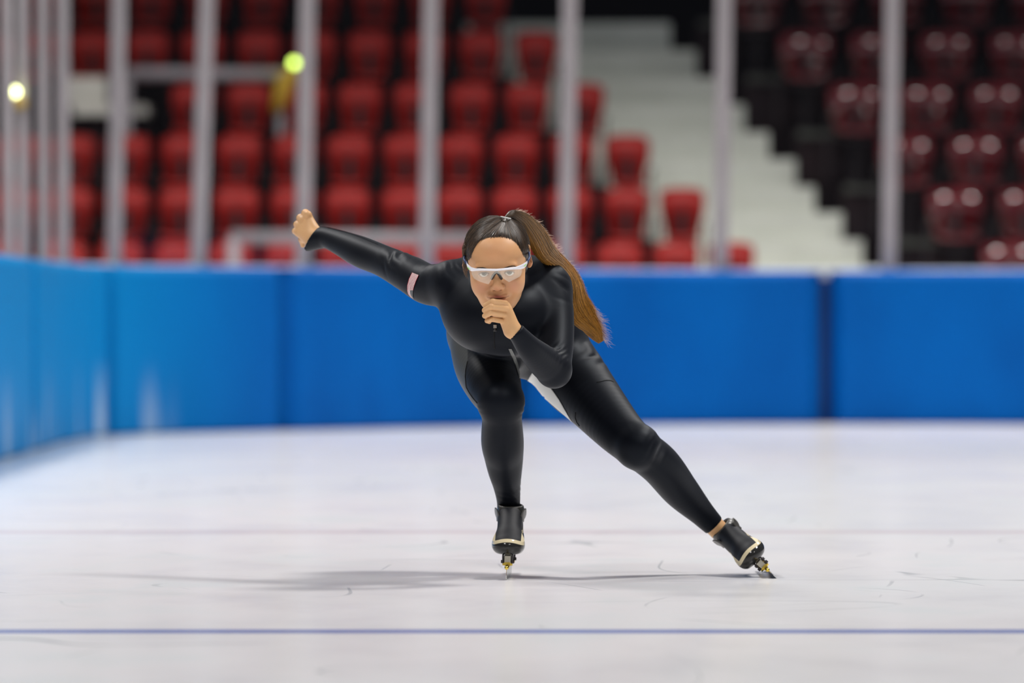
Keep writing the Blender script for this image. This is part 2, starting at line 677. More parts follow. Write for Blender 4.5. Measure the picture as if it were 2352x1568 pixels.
rel(bar(530, 545, 1130, 548, 38.9, .043), g).build('top_rail', M_rail, rl, smooth=True)
for pxx in (537, 1125):
    rel(bar(pxx, 548, pxx, HORIZ + CAMH * FPX / 38.9 - 1, 38.9, .043), g).build('upright', M_rail, rl, smooth=True)
tag(rl, 'low grey handrail behind the boards, below the front row of red seats', 'handrail')
rl = empty('handrail', W(300, 549, 41.69))
g = np.array(rl.location)
rel(bar(292, 168, 655, 172, 41.69, .045), g).build('top_rail', M_rail, rl, smooth=True)
for pxx, yb in ((645, 548), (294, 548)):
    rel(bar(pxx, 172, pxx, yb, 41.69, .03), g).build('upright', M_rail, rl, smooth=True)
tag(rl, 'upper grey handrail among the red seats, running left from the yellow lamp', 'handrail')

# pale parapet with an upright on the left of the stand
pr = empty('parapet', W(255, 441, 42.1))
g = np.array(pr.location)


def pxbox(x0, y0, x1, y1, D, dep):
    a, b = W(x0, y0, D), W(x1, y1, D)
    return MB().box(((a[0] + b[0]) / 2, D, (a[2] + b[2]) / 2), (abs(b[0] - a[0]), dep, abs(a[2] - b[2])))


rel(pxbox(172, 242, 342, 268, 42.1, .5), g).build('ledge', M_pale, pr, bevel=.01)
rel(pxbox(262, 182, 288, 318, 41.8, .08), g).build('upright', M_pale, pr, bevel=.01)
rel(pxbox(150, 178, 246, 242, 42.1, .1), g).build('back_panel', M_pale, pr, bevel=.01)
rel(pxbox(172, 268, 342, 438, 42.1, .3), g).build('base_wall', M_dark, pr, bevel=.01)
tag(pr, 'pale painted parapet with a short white upright, left in the stand', 'parapet')


# two small warning lamps
def lamp(px, py, D, r, mL, label, arm):
    g = W(px, py, D)
    root = empty('warning_lamp', g)
    MB().ball((0, 0, 0), r, 16, 10).build('bulb', mL, root, smooth=True)
    MB().tube([(0, .01, -r * .8), (0, .01, -r * 2.2)], r * .8, 12).build('socket', M_iron, root, smooth=True)
    arm.build('bracket', M_yellow, root, smooth=True)
    tag(root, label, 'lamp')


lamp(676, 145, 41.62, .030, M_lamp, 'round yellow-green lamp on a yellow bracket at the end of the upper handrail',
     MB().tube([(0, .01, -.04), (-.07, .02, -.14), (-.10, .03, -.26), (-.14, .04, -.36)], [.03, .075, .06, .03], 12))
lamp(33, 212, 29.76, .026, M_lamp2, 'bright pale yellow lamp fixed to a post at the far left',
     MB().tube([(0, .0, -.02), (.04, .03, -.07)], [.02, .03], 12))

scn.cycles.transparent_max_bounces = 40
scn.cycles.max_bounces = 8
scn.cycles.caustics_reflective = False
scn.cycles.caustics_refractive = False
scn.cycles.sample_clamp_indirect = 8.0
# ====================================================================== the skater
# ---- a small signed-distance modeller: primitives, smooth unions, surface nets


class RC:
    """tapered capsule"""
    def __init__(s, a, b, ra, rb, k=.02, sub=False):
        s.a, s.b, s.ra, s.rb, s.k, s.sub = np.array(a, float), np.array(b, float), ra, rb, k, sub
        r = max(ra, rb)
        s.lo, s.hi = np.minimum(s.a, s.b) - r, np.maximum(s.a, s.b) + r

    def d(s, x, y, z):
        ba = s.b - s.a
        L = max(float(ba @ ba), 1e-12)
        px, py, pz = x - s.a[0], y - s.a[1], z - s.a[2]
        h = np.clip((px * ba[0] + py * ba[1] + pz * ba[2]) / L, 0, 1)
        return np.sqrt((px - h * ba[0]) ** 2 + (py - h * ba[1]) ** 2 + (pz - h * ba[2]) ** 2) - (s.ra + h * (s.rb - s.ra))


class EL:
    """ellipsoid, optionally turned by matrix R (columns are its axes)"""
    def __init__(s, c, r, k=.02, R=None, sub=False):
        s.c, s.r, s.k, s.sub = np.array(c, float), np.array(r, float), k, sub
        s.R = None if R is None else np.array(R, float)
        m = s.r.max() if R is not None else s.r
        s.lo, s.hi = s.c - m, s.c + m

    def d(s, x, y, z):
        px, py, pz = x - s.c[0], y - s.c[1], z - s.c[2]
        if s.R is not None:
            R = s.R
            px, py, pz = (px * R[0, 0] + py * R[1, 0] + pz * R[2, 0], px * R[0, 1] + py * R[1, 1] + pz * R[2, 1],
                          px * R[0, 2] + py * R[1, 2] + pz * R[2, 2])
        a, b, c = px / s.r[0], py / s.r[1], pz / s.r[2]
        k0 = np.sqrt(a * a + b * b + c * c)
        k1 = np.sqrt((a / s.r[0]) ** 2 + (b / s.r[1]) ** 2 + (c / s.r[2]) ** 2)
        return np.where(k1 > 1e-9, k0 * (k0 - 1) / np.maximum(k1, 1e-9), -s.r.min())


def rotm(axis, deg):
    return np.array(Matrix.Rotation(math.radians(deg), 3, axis))


def blend(D, d, p):
    if p.sub:
        d = -d
        h = np.maximum(p.k - np.abs(D - d), 0) / p.k
        return np.maximum(D, d) + h * h * p.k * .25
    h = np.maximum(p.k - np.abs(D - d), 0) / p.k
    return np.minimum(D, d) - h * h * p.k * .25


def sdf_pts(prims, P):
    x, y, z = P[:, 0], P[:, 1], P[:, 2]
    D = np.full(len(P), 1.0)
    for p in prims:
        D = blend(D, p.d(x, y, z), p)
    return D


def sdf_normal(prims, P, e=.0015):
    g = np.stack([sdf_pts(prims, P + np.eye(3)[i] * e) - sdf_pts(prims, P - np.eye(3)[i] * e) for i in range(3)], 1)
    return g / np.maximum(np.linalg.norm(g, axis=1, keepdims=True), 1e-9)


def surface(prims, h, grow=0.0, lo=None, hi=None):
    """polygonize: returns verts, quads"""
    adds = [p for p in prims if not p.sub]
    if lo is None:
        lo = np.min([p.lo for p in adds], 0) - .02
        hi = np.max([p.hi for p in adds], 0) + .02
    n = np.ceil((hi - lo) / h).astype(int) + 1
    ax = [(lo[i] + h * np.arange(n[i])).astype(np.float32) for i in range(3)]
    D = np.full(n, 1.0, np.float32)
    for p in prims:
        pad = .03 + p.k
        i0 = np.clip(((p.lo - pad - lo) / h).astype(int), 0, n)
        i1 = np.clip(((p.hi + pad - lo) / h).astype(int) + 2, 0, n)
        if (i1 <= i0).any():
            continue
        sl = tuple(slice(a, b) for a, b in zip(i0, i1))
        d = p.d(ax[0][sl[0]][:, None, None], ax[1][sl[1]][None, :, None], ax[2][sl[2]][None, None, :]).astype(np.float32)
        D[sl] = blend(D[sl], d, p)
    D -= grow
    S = D < 0
    c = np.zeros(tuple(n - 1), np.int8)
    offs = [(i, j, k) for i in (0, 1) for j in (0, 1) for k in (0, 1)]
    for o in offs:
        c += S[o[0]:n[0] - 1 + o[0], o[1]:n[1] - 1 + o[1], o[2]:n[2] - 1 + o[2]]
    act = np.argwhere((c > 0) & (c < 8))
    vals = np.stack([D[act[:, 0] + o[0], act[:, 1] + o[1], act[:, 2] + o[2]] for o in offs], 1)
    acc, cnt = np.zeros((len(act), 3)), np.zeros(len(act))
    for a in range(8):
        for b in range(a + 1, 8):
            df = np.array(offs[b]) - np.array(offs[a])
            if np.abs(df).sum() != 1:
                continue
            va, vb = vals[:, a], vals[:, b]
            m = (va < 0) != (vb < 0)
            t_ = va[m] / (va[m] - vb[m])
            acc[m] += np.array(offs[a]) + t_[:, None] * df
            cnt[m] += 1
    V = lo + h * (act + acc / cnt[:, None])
    idx = np.full(tuple(n - 1), -1, np.int32)
    idx[act[:, 0], act[:, 1], act[:, 2]] = np.arange(len(act))
    F = []
    for axis in range(3):
        u, v = [(1, 2), (2, 0), (0, 1)][axis]
        sl0, sl1 = [slice(None)] * 3, [slice(None)] * 3
        sl0[axis], sl1[axis] = slice(0, -1), slice(1, None)
        A, B = S[tuple(sl0)], S[tuple(sl1)]
        e = np.argwhere(A != B)
        ok = (e[:, u] > 0) & (e[:, v] > 0) & (e[:, u] < n[u] - 1) & (e[:, v] < n[v] - 1)
        e = e[ok]
        inside = A[e[:, 0], e[:, 1], e[:, 2]]
        q = []
        for du, dv in ((-1, -1), (0, -1), (0, 0), (-1, 0)):
            p = e.copy()
            p[:, u] += du
            p[:, v] += dv
            q.append(idx[p[:, 0], p[:, 1], p[:, 2]])
        q = np.stack(q, 1)
        q[~inside] = q[~inside][:, ::-1]
        F.append(q)
    return V, np.concatenate(F)


def J(px, py, Y, r):
    """joint: position from the pixel and the distance, radius from pixels"""
    return (W(px, py, Y), r / FPX * Y)


class GRP:
    """several primitives joined sharply, then blended into the rest as one"""
    def __init__(s, prims, k=.02, sub=False):
        s.p, s.k, s.sub = prims, k, sub
        s.lo, s.hi = np.min([p.lo for p in prims], 0), np.max([p.hi for p in prims], 0)

    def d(s, x, y, z):
        D = s.p[0].d(x, y, z)
        for p in s.p[1:]:
            D = np.minimum(D, p.d(x, y, z))
        return D


class CUT:
    """takes away what lies beyond a plane, within r of its centre: an open cuff"""
    def __init__(s, c, n, r, k=.0015):
        s.c, s.n, s.r, s.k, s.sub = np.array(c, float), np.array(n, float) / np.linalg.norm(n), r, k, True
        s.lo, s.hi = s.c - r, s.c + r

    def d(s, x, y, z):
        px, py, pz = x - s.c[0], y - s.c[1], z - s.c[2]
        return np.maximum(-(px * s.n[0] + py * s.n[1] + pz * s.n[2]), np.sqrt(px * px + py * py + pz * pz) - s.r)


def segs(js, k=.002):
    return [RC(a[0], b[0], a[1], b[1], k) for a, b in zip(js, js[1:])]


def chain(js, k=.02, n=9):
    """a limb: smooth curve through the joints with smoothly varying girth"""
    P = np.array([np.r_[j[0], j[1]] for j in js])
    P = np.concatenate([[2 * P[0] - P[1]], P, [2 * P[-1] - P[-2]]])
    out = []
    for i in range(1, len(P) - 2):
        a, b, c, d = P[i - 1:i + 3]
        for q in range(n):
            t_ = q / n
            out.append(.5 * (2 * b + (c - a) * t_ + (2 * a - 5 * b + 4 * c - d) * t_ ** 2 + (3 * b - a - 3 * c + d) * t_ ** 3))
    out.append(P[-2])
    return [GRP([RC(u[:3], v[:3], u[3], v[3], k) for u, v in zip(out, out[1:])], k)]


# ---- body primitives (limbs and trunk)
ARM_R = [J(1040, 652, 13.98, 52), J(985, 653, 14.05, 47), J(940, 629, 14.11, 43), J(882, 600, 14.20, 36.5), J(830, 579, 14.27, 36),
         J(785, 559, 14.33, 29), J(750, 546, 14.375, 24), J(720, 545, 14.405, 24)]
ARM_L = [J(1256, 664, 13.99, 56), J(1273, 720, 13.94, 45), J(1277, 780, 13.885, 41), J(1272, 845, 13.82, 40)]
FORE_L = [J(1270, 846, 13.815, 40), J(1250, 831, 13.78, 38), J(1216, 799, 13.705, 29), J(1194, 772, 13.668, 22.5), J(1178, 753, 13.65, 20)]
LEG_R = [J(1112, 772, 14.42, 80), J(1114, 805, 14.30, 78), J(1119, 845, 14.20, 72), J(1136, 890, 14.07, 62), J(1150, 920, 14.00, 49)]
SHIN_R = [J(1152, 925, 14.0, 47), J(1153, 960, 14.03, 45.5), J(1154, 1012, 14.09, 49), J(1157, 1046, 14.14, 45), J(1160, 1080, 14.18, 39),
          J(1164, 1112, 14.22, 32), J(1168, 1150, 14.255, 27), J(1168, 1185, 14.26, 26.5)]
LEG_L = [J(1278, 815, 14.42, 82), J(1320, 872, 14.36, 79), J(1352, 908, 14.31, 71), J(1418, 984, 14.19, 57), J(1462, 1026, 14.13, 49)]
SHIN_L = [J(1466, 1028, 14.13, 48), J(1516, 1068, 14.19, 47.5), J(1563, 1126, 14.265, 42), J(1610, 1176, 14.315, 30.5), J(1646, 1213, 14.337, 24.5)]
TRUNK = [
    EL(W(1158, 700, 14.05), (.150, .21, .108), .03, rotm('X', 8)),
    EL(W(1186, 752, 14.43), (.172, .15, .115), .05),
    RC(W(1162, 700, 14.05), W(1184, 745, 14.4), .115, .125, .05),
    EL(W(1108, 735, 13.95), (.078, .09, .070), .05),
    EL(W(1192, 738, 13.95), (.078, .09, .070), .05),
    RC(W(1040, 650, 13.98), W(1256, 660, 13.99), .052, .056, .04),
    RC(W(1080, 634, 14.02), W(1235, 636, 14.02), .045, .045, .04),
    EL(W(1100, 700, 13.98), (.085, .1, .085), .04),
]
BODY = (TRUNK + chain(ARM_R, .018) + chain(ARM_L, .02) + chain(FORE_L, .012) + chain(LEG_R, .03) + chain(SHIN_R, .015)
        + chain(LEG_L, .03) + chain(SHIN_L, .015))
# knee caps, calves, elbow
BODY += [EL(W(1468, 1022, 14.105), (.036, .036, .036), .04), EL(W(1151, 920, 14.0), (.040, .036, .038), .04),
         EL(W(1274, 857, 13.82), (.036, .036, .034), .015),
         RC(W(1152, 985, 14.12), W(1158, 1050, 14.18), .042, .036, .02)]
SUIT = BODY + [RC(W(1150, 672, 13.95), W(1146, 655, 13.90), .062, .058, .02),     # collar
               # flared cuff at the swung-back wrist
               RC(W(736, 548, 14.39), W(708, 553, 14.415), .0235, .0265, .01),
               CUT(W(722, 544, 14.41), (-.78, .25, .62), .075), CUT(W(1187.5, 757.5, 13.655), (-.66, -.25, .66), .06),
               CUT(W(1641, 1207.5, 14.335), (.69, .1, -.69), .07), CUT(W(1168, 1174, 14.26), (0, .1, -1), .07)]

# ---- materials for the person
M_skin = mat('skin', (.62, .36, .22), .48, spec=.35)
M_skin.node_tree.nodes['Principled BSDF'].inputs['Subsurface Weight'].default_value = .12
M_skin.node_tree.nodes['Principled BSDF'].inputs['Subsurface Radius'].default_value = (.012, .005, .003)
M_skin.node_tree.nodes['Principled BSDF'].inputs['Subsurface Scale'].default_value = .6
t = NT(M_skin)
va = t.n('ShaderNodeVertexColor')
va.layer_name = 'tone'
f = t.noise(t.pos(), 60, 4, .6)
hs = t.mix(t.math('MULTIPLY', t.step(f, .35, .7), .10), va.outputs[0], (.50, .24, .14))
t.color(hs)
t.bump(t.noise(t.pos(), 900, 2, .5), .05, .0006)

M_suit = mat('black_skinsuit', (.0032, .0040, .0070), .50, spec=.14)
t = NT(M_suit)
P_ = t.pos()
w1 = t.noise(t.scaled(P_, (1, 1, 1)), 7, 3, .5)
w2 = t.noise(P_, 1200, 1, .5)
x_, y_, z_ = t.xyz(P_)
hh = t.math('ADD', t.math('MULTIPLY', w1, .0), t.math('MULTIPLY', w2, .02))
t.bump(hh, .2, .012)
t.b.inputs['Sheen Weight'].default_value = .07
t.b.inputs['Specular Tint'].default_value = (.78, .88, 1, 1)
t.b.inputs['Sheen Roughness'].default_value = .45
t.b.inputs['Sheen Tint'].default_value = (.75, .8, .9, 1)
# lighter mesh fabric on the outside of the standing hip: attribute written on the mesh
at = t.n('ShaderNodeAttribute')
at.attribute_name = 'hip_mesh'
c = t.mix(t.step(at.outputs['Fac'], -.0012, .0012), (.0032, .0040, .0070), (.060, .063, .062))
t.color(c)

M_panel = mat('silver_grey_fabric', (.74, .75, .73), .6)
M_stripe = mat('dull_grey_fabric', (.17, .175, .17), .6)
M_seam = mat('black_seam', (.004, .004, .005), .7, spec=.2)
M_zip = mat('steel_zip', (.55, .55, .5), .3, 1.0)
M_black = mat('black_rubber', (.012, .012, .014), .4)

# ---- suit mesh
Vs, Fs = surface(SUIT, .0042)
# cut the sleeves and legs open at cuffs
def below(P, a, n):
    return (P - np.array(a)) @ np.array(n)


# creases: displace along the normal with waves in the folds of elbow, armpit, knee
N = sdf_normal(SUIT, Vs)


def folds(P, c, rad, direction, wl, amp, seed):
    c = np.array(c)
    r = np.linalg.norm(P - c, axis=1)
    w = np.clip(1 - r / rad, 0, 1) ** 1.5
    d = np.array(direction) / np.linalg.norm(direction)
    ph = (P - c) @ d
    wob = .25 * wl * np.sin(P @ np.array([31., 17., 43.]) + seed) + .15 * wl * np.sin(P @ np.array([-57., 80., 29.]) + 2 * seed)
    s = np.sin(2 * PI * (ph + wob) / wl)
    return w * amp * (np.sign(s) * np.abs(s) ** .7 * .5 - .5 * (s < -.6))


disp = np.zeros(len(Vs))
for (c_, rad, di, wl, amp, sd) in (
        (W(905, 585, 14.12), .075, (1, 0, .25), .024, .0022, 1), (W(965, 600, 14.0), .06, (1, 0, -.4), .022, .0020, 2),
        (W(1035, 610, 13.93), .06, (1, 0, .55), .024, .0018, 3), (W(1278, 808, 13.795), .055, (1, 0, -.8), .013, .0020, 4),
        (W(1112, 938, 13.99), .028, (.2, 0, 1), .013, .0022, 5), (W(1500, 1030, 14.1), .06, (.8, 0, -.6), .02, .0018, 6),
        (W(1175, 1130, 14.22), .05, (.2, 0, 1), .014, .0014, 7), (W(1365, 815, 14.33), .07, (.5, 0, -.9), .03, .0022, 8),
        (W(1300, 660, 13.93), .06, (.5, 0, .9), .022, .0016, 9), (W(1198, 945, 14.0), .028, (-.2, 0, 1), .013, .0022, 10)):
    disp += folds(Vs, c_, rad, di, wl, amp * 1.25, sd)
Vs2 = Vs + N * disp[:, None]

person_prims_inner = BODY


# ---- head, in its own frame (x to the skater's left, -y out of the face, z up; origin between the ears at eye level)
PITCH, ROLL, YAW = 26, -2.6, -2.0
EYE = W(1141, 627.5, 13.65)
Rh = Matrix.Rotation(math.radians(YAW), 3, 'Z') @ Matrix.Rotation(math.radians(ROLL), 3, 'Y') @ Matrix.Rotation(math.radians(PITCH), 3, 'X')
EYE_L = Vector((0, -.081, 0))
HO = Vector(EYE) - Rh @ EYE_L
RhN, HON = np.array(Rh), np.array(HO)


def H(P):
    P = np.atleast_2d(np.array(P, float))
    return P @ RhN.T + HON


def h3(x, y, z):
    return Vector(H([[x, y, z]])[0])


SK = [EL((0, .012, .020), (.0700, .088, .066), .02),
      EL((0, -.030, -.005), (.0625, .058, .060), .03),
      EL((0, -.028, -.045), (.0570, .056, .062), .03),
      EL((0, -.050, -.082), (.0420, .038, .036), .03),
      EL((0, -.078, -.103), (.0200, .016, .014), .02),
      EL((0, -.043, .038), (.0550, .043, .038), .03)]
for s_ in (-1, 1):
    SK += [EL((s_ * .0365, -.060, -.038), (.0255, .028, .030), .02),
           EL((s_ * .027, -.083, .022), (.024, .009, .0075), .012, rotm('Y', s_ * 8)),
           EL((s_ * .0305, -.1000, .001), (.0185, .015, .0115), .012, sub=True),
           EL((s_ * .0305, -.0765, .0), (.0138, .0138, .0138), .004),
           EL((s_ * .0305, -.0930, .0012), (.0142, .014, .0058), .002, rotm('Y', s_ * 4), sub=True)]
SK += [RC((0, -.087, .008), (0, -.103, -.020), .0078, .0095, .012),
       EL((0, -.1045, -.0245), (.0120, .0105, .0098), .006)]
for s_ in (-1, 1):
    SK += [EL((s_ * .0118, -.0970, -.0295), (.0068, .0095, .0070), .0035),
           EL((s_ * .0064, -.1010, -.0358), (.0040, .0055, .0032), .0015, sub=True)]
SK += [EL((0, -.090, -.054), (.026, .014, .016), .012),
       EL((-.0090, -.1010, -.0512), (.0150, .0062, .0040), .0025, rotm('Y', 8)),
       EL((.0090, -.1010, -.0512), (.0150, .0062, .0040), .0025, rotm('Y', -8)),
       EL((0, -.1000, -.0600), (.0195, .0068, .0045), .0025),
       EL((0, -.1070, -.0556), (.0255, .0085, .0010), .0025, sub=True)]
for s_ in (-1, 1):
    SK += [EL((s_ * .0735, .004, .004), (.0065, .020, .033), .006, rotm('Z', s_ * 38)),
           EL((s_ * .0795, -.005, .008), (.005, .011, .019), .004, rotm('Z', s_ * 38), sub=True)]
SK += [RC((0, .020, -.060), (0, .070, -.115), .050, .053, .03)]
Vh, Fh = surface(SK, .0016)

# skin tones on the head; nostrils, mouth line and creases carry painted shade
tone = np.tile(np.array([.60, .325, .155]), (len(Vh), 1))


def paint(c, r, col, amt):
    global tone
    q = (Vh - np.array(c)) / np.array(r)
    w = np.exp(-np.sum(q * q, 1) * 1.5)[:, None] * amt
    tone = tone * (1 - w) + np.array(col) * w


paint((0, -.085, .055), (.045, .05, .030), (.64, .31, .150), .6)
for s_ in (-1, 1):
    paint((s_ * .040, -.085, -.032), (.022, .03, .022), (.62, .28, .19), .55)
    paint((s_ * .0305, -.085, .000), (.020, .03, .010), (.45, .24, .16), .45)
    paint((s_ * .072, .0, -.01), (.02, .03, .03), (.60, .26, .17), .5)
paint((0, -.105, -.026), (.014, .02, .012), (.60, .27, .18), .6)
paint((0, -.104, -.0510), (.0220, .012, .0042), (.36, .085, .08), 1.0)
paint((0, -.103, -.0600), (.0200, .012, .0046), (.40, .095, .09), 1.0)
paint((0, -.10, -.0556), (.0255, .012, .0016), (.07, .015, .015), 1.0)
for s_ in (-1, 1):
    paint((s_ * .0064, -.1010, -.0358), (.0042, .007, .0030), (.09, .03, .02), .9)
    paint((s_ * .0185, -.095, -.031), (.0030, .010, .0070), (.38, .17, .09), .6)
    paint((s_ * .0250, -.095, -.0556), (.0024, .012, .0022), (.28, .11, .06), .5)
paint((0, -.095, -.0680), (.018, .012, .0030), (.42, .20, .11), .6)
head_w = H(Vh)

# ---- hands
HAND_L = []
mcp = [(1161, 697, 13.640), (1162, 709, 13.637), (1160, 723, 13.641), (1156, 737, 13.650)]
pip = [(1132, 692.5, 13.605), (1128.5, 704, 13.600), (1128, 717.5, 13.605), (1131, 733, 13.615)]
dip = [(1115.5, 701.5, 13.620), (1113.5, 712.5, 13.617), (1114, 725, 13.622), (1118.5, 736.5, 13.630)]
tip = [(1121, 705.5, 13.647), (1120, 716, 13.645), (1120, 728, 13.647), (1124, 739, 13.652)]
rad = [(7.4, 7.0, 6.2, 5.4), (7.4, 7.0, 6.4, 5.6), (7.4, 7.0, 6.3, 5.5), (6.6, 6.0, 5.2, 4.8)]
for a, b, c_, d_, r_ in zip(mcp, pip, dip, tip, rad):
    js = [J(*a, r_[0]), J(*b, r_[1]), J(*c_, r_[2]), J(*d_, r_[3])]
    HAND_L += segs(js, .0014)
HL_PALM = [RC(J(1180, 757, 13.657, 0)[0], J(1164, 701, 13.645, 0)[0], .0155, .0085, .012),
           RC(J(1178, 758, 13.657, 0)[0], J(1165, 713, 13.645, 0)[0], .0160, .0085, .012),
           RC(J(1175, 759, 13.659, 0)[0], J(1162, 727, 13.649, 0)[0], .0155, .0085, .012),
           RC(J(1171, 758, 13.661, 0)[0], J(1157, 739, 13.655, 0)[0], .0130, .0085, .012),
           RC(J(1181, 760, 13.658, 0)[0], J(1200, 781, 13.685, 0)[0], .0172, .0168, .01),
           RC(J(1172, 735, 13.670, 0)[0], J(1152, 708, 13.685, 0)[0], .0125, .0105, .01),     # thumb, behind the fingers
           RC(J(1152, 708, 13.685, 0)[0], J(1131, 704, 13.670, 0)[0], .0098, .0085, .004)]
HAND_L = HL_PALM + HAND_L
Vl, Fl = surface(HAND_L, .0012)

HAND_R = []
mcp = [(706, 492, 14.415), (694.5, 504, 14.425), (687.5, 518.5, 14.43), (682.5, 532, 14.43)]
pip = [(701.5, 489.5, 14.448), (690, 500.5, 14.462), (682.5, 515.5, 14.465), (678.5, 530.5, 14.460)]
dip = [(711, 500, 14.468), (699, 511, 14.482), (692, 525, 14.482), (687, 538, 14.475)]
tip = [(716, 508, 14.452), (705, 519, 14.462), (698, 532, 14.462), (692, 544, 14.458)]
for a, b, c_, d_, r_ in zip(mcp, pip, dip, tip, ((9.4, 8.6, 7.6, 6.8), (8.8, 8.4, 7.6, 6.8), (8.4, 7.9, 7.2, 6.5), (7.6, 7.0, 6.4, 6.0))):
    HAND_R += segs([J(a[0] + 1, a[1] + 1, a[2], r_[0]), J(*b, r_[1]), J(*c_, r_[2]), J(*d_, r_[3])], .0045)
wr = (724, 545, 14.405)
PALM_R = [RC(J(*wr, 0)[0], J(708, 498, 14.422, 0)[0], .0215, .0110, .012), RC(J(*wr, 0)[0], J(697, 508, 14.430, 0)[0], .0220, .0115, .012),
          RC(J(720, 547, 14.405, 0)[0], J(690, 521, 14.432, 0)[0], .0215, .0115, .012),
          RC(J(716, 548, 14.408, 0)[0], J(686, 534, 14.432, 0)[0], .0190, .0105, .012),
          RC(J(728, 545, 14.40, 0)[0], J(742, 547, 14.385, 0)[0], .0205, .0205, .01),
          RC(J(707, 548, 14.425, 0)[0], J(694, 549, 14.455, 0)[0], .0115, .0095, .008),       # thumb along the underside
          RC(J(694, 549, 14.455, 0)[0], J(695.5, 563, 14.462, 0)[0], .0085, .0060, .004)]
HAND_R = PALM_R + HAND_R
Vr, Fr = surface(HAND_R, .0012)

# ---- inner body (skin under the suit, bare at the pushing ankle)
Vb, Fb = surface(BODY, .0075, grow=-.006)
ankle = [RC(W(1622, 1189, 14.325), W(1662, 1228, 14.34), .0255, .0250, .01)]
Va, Fa = surface(ankle, .003)
nk = [RC(h3(0, .045, -.085), W(1150, 680, 14.0), .052, .060, .02)]
Vn, Fn = surface(nk, .004)

allV, allF, allT = [], [], []
off = 0
hand_tone = np.array([.64, .375, .180])
for V, F, T in ((head_w, Fh, tone), (Vl, Fl, None), (Vr, Fr, None), (Vb, Fb, None), (Va, Fa, None), (Vn, Fn, None)):
    allV.append(V)
    allF.append(F + off)
    off += len(V)
    allT.append(np.tile(hand_tone, (len(V), 1)) if T is None else T)
allV, allF, allT = np.concatenate(allV), np.concatenate(allF), np.concatenate(allT)
person = link_np('person', allV, allF, M_skin)
ca = person.data.color_attributes.new('tone', 'FLOAT_COLOR', 'POINT')
ca.data.foreach_set('color', np.concatenate([allT, np.ones((len(allT), 1))], 1).astype(np.float32).ravel())
tag(person, 'person speed skating in a black skinsuit, one arm swung back, one hand at the chin', 'person')

suit = link_np('skinsuit', Vs2, Fs, M_suit, person)
# hip panel attribute: signed distance to the seam on the outside of the standing thigh
seamp = np.array([(831, 1074), (848, 1070), (865, 1068.5), (878, 1069), (889, 1071), (902, 1078), (915, 1087), (924, 1095), (936, 1107)], float)
zz = CAMH - (seamp[:, 0] - HORIZ) / FPX * 14.2
xx = (seamp[:, 1] - 1176) / FPX * 14.12
sx = np.interp(Vs2[:, 2], zz[::-1], xx[::-1])
hm = sx - Vs2[:, 0]
hm[(Vs2[:, 2] > .640) & (Vs2[:, 1] < 14.3)] = -.01
hm[Vs2[:, 2] > .70] = -.01
hm[Vs2[:, 2] < zz.min()] = -.01
hm[(Vs2[:, 1] < 13.99)] = -.01
at_ = suit.data.attributes.new('hip_mesh', 'FLOAT', 'POINT')
at_.data.foreach_set('value', hm.astype(np.float32))


# ---- things sewn on the suit: find the surface along sight lines
def cast(pts, prims=None, start=13.3, end=14.9):
    """first surface point met by the sight line through each pixel"""
    prims = prims or SUIT
    pts = np.array(pts, float)
    d = np.stack([(pts[:, 0] - 1176) / FPX, np.ones(len(pts)), -(pts[:, 1] - HORIZ) / FPX], 1)
    tt = np.full(len(pts), start)
    o = np.array([0, 0, CAMH])
    best, bt = np.full(len(pts), 9.), tt.copy()
    for _ in range(90):
        s = sdf_pts(prims, o + d * tt[:, None])
        m = s < best
        best[m], bt[m] = s[m], tt[m]
        tt = np.minimum(tt + np.clip(s, -.02, .2) * .8, end)
    P = o + d * np.where(best < .0005, tt, bt)[:, None]
    for _ in range(5):
        s = sdf_pts(prims, P)
        P = P - sdf_normal(prims, P) * np.where(np.abs(s) > .0004, s, 0)[:, None]
    return P


def seam(name, px, r=.0012, m=None, parent=None, off=.0003, start=13.3):
    P = cast(px, start=start)
    Nn = sdf_normal(SUIT, P)
    return MB().tube(P + Nn * off, r, 6).build(name, m or M_seam, parent or suit, smooth=True)


def resample_px(pts, n):
    pts = np.array(pts, float)
    L = np.r_[0, np.cumsum(np.linalg.norm(np.diff(pts, axis=0), axis=1))]
    s = np.linspace(0, L[-1], n)
    return np.stack([np.interp(s, L, pts[:, 0]), np.interp(s, L, pts[:, 1])], 1)


def patch(name, A, B, m, n=24, k=10, off=.0012, start=13.3, parent=None):
    """a strip of cloth between two pixel curves, laid on the body"""
    A, B = resample_px(A, n), resample_px(B, n)
    G = np.stack([A + (B - A) * s for s in np.linspace(0, 1, k)], 1).reshape(-1, 2)
    P = cast(G, start=start)
    P = P + sdf_normal(SUIT, P) * off
    P = P.reshape(n, k, 3)
    o = MB().grid([[tuple(p) for p in row] for row in P]).build(name, m, parent or suit, smooth=True, solid=.0008)
    o.modifiers[-1].offset = 0
    return o


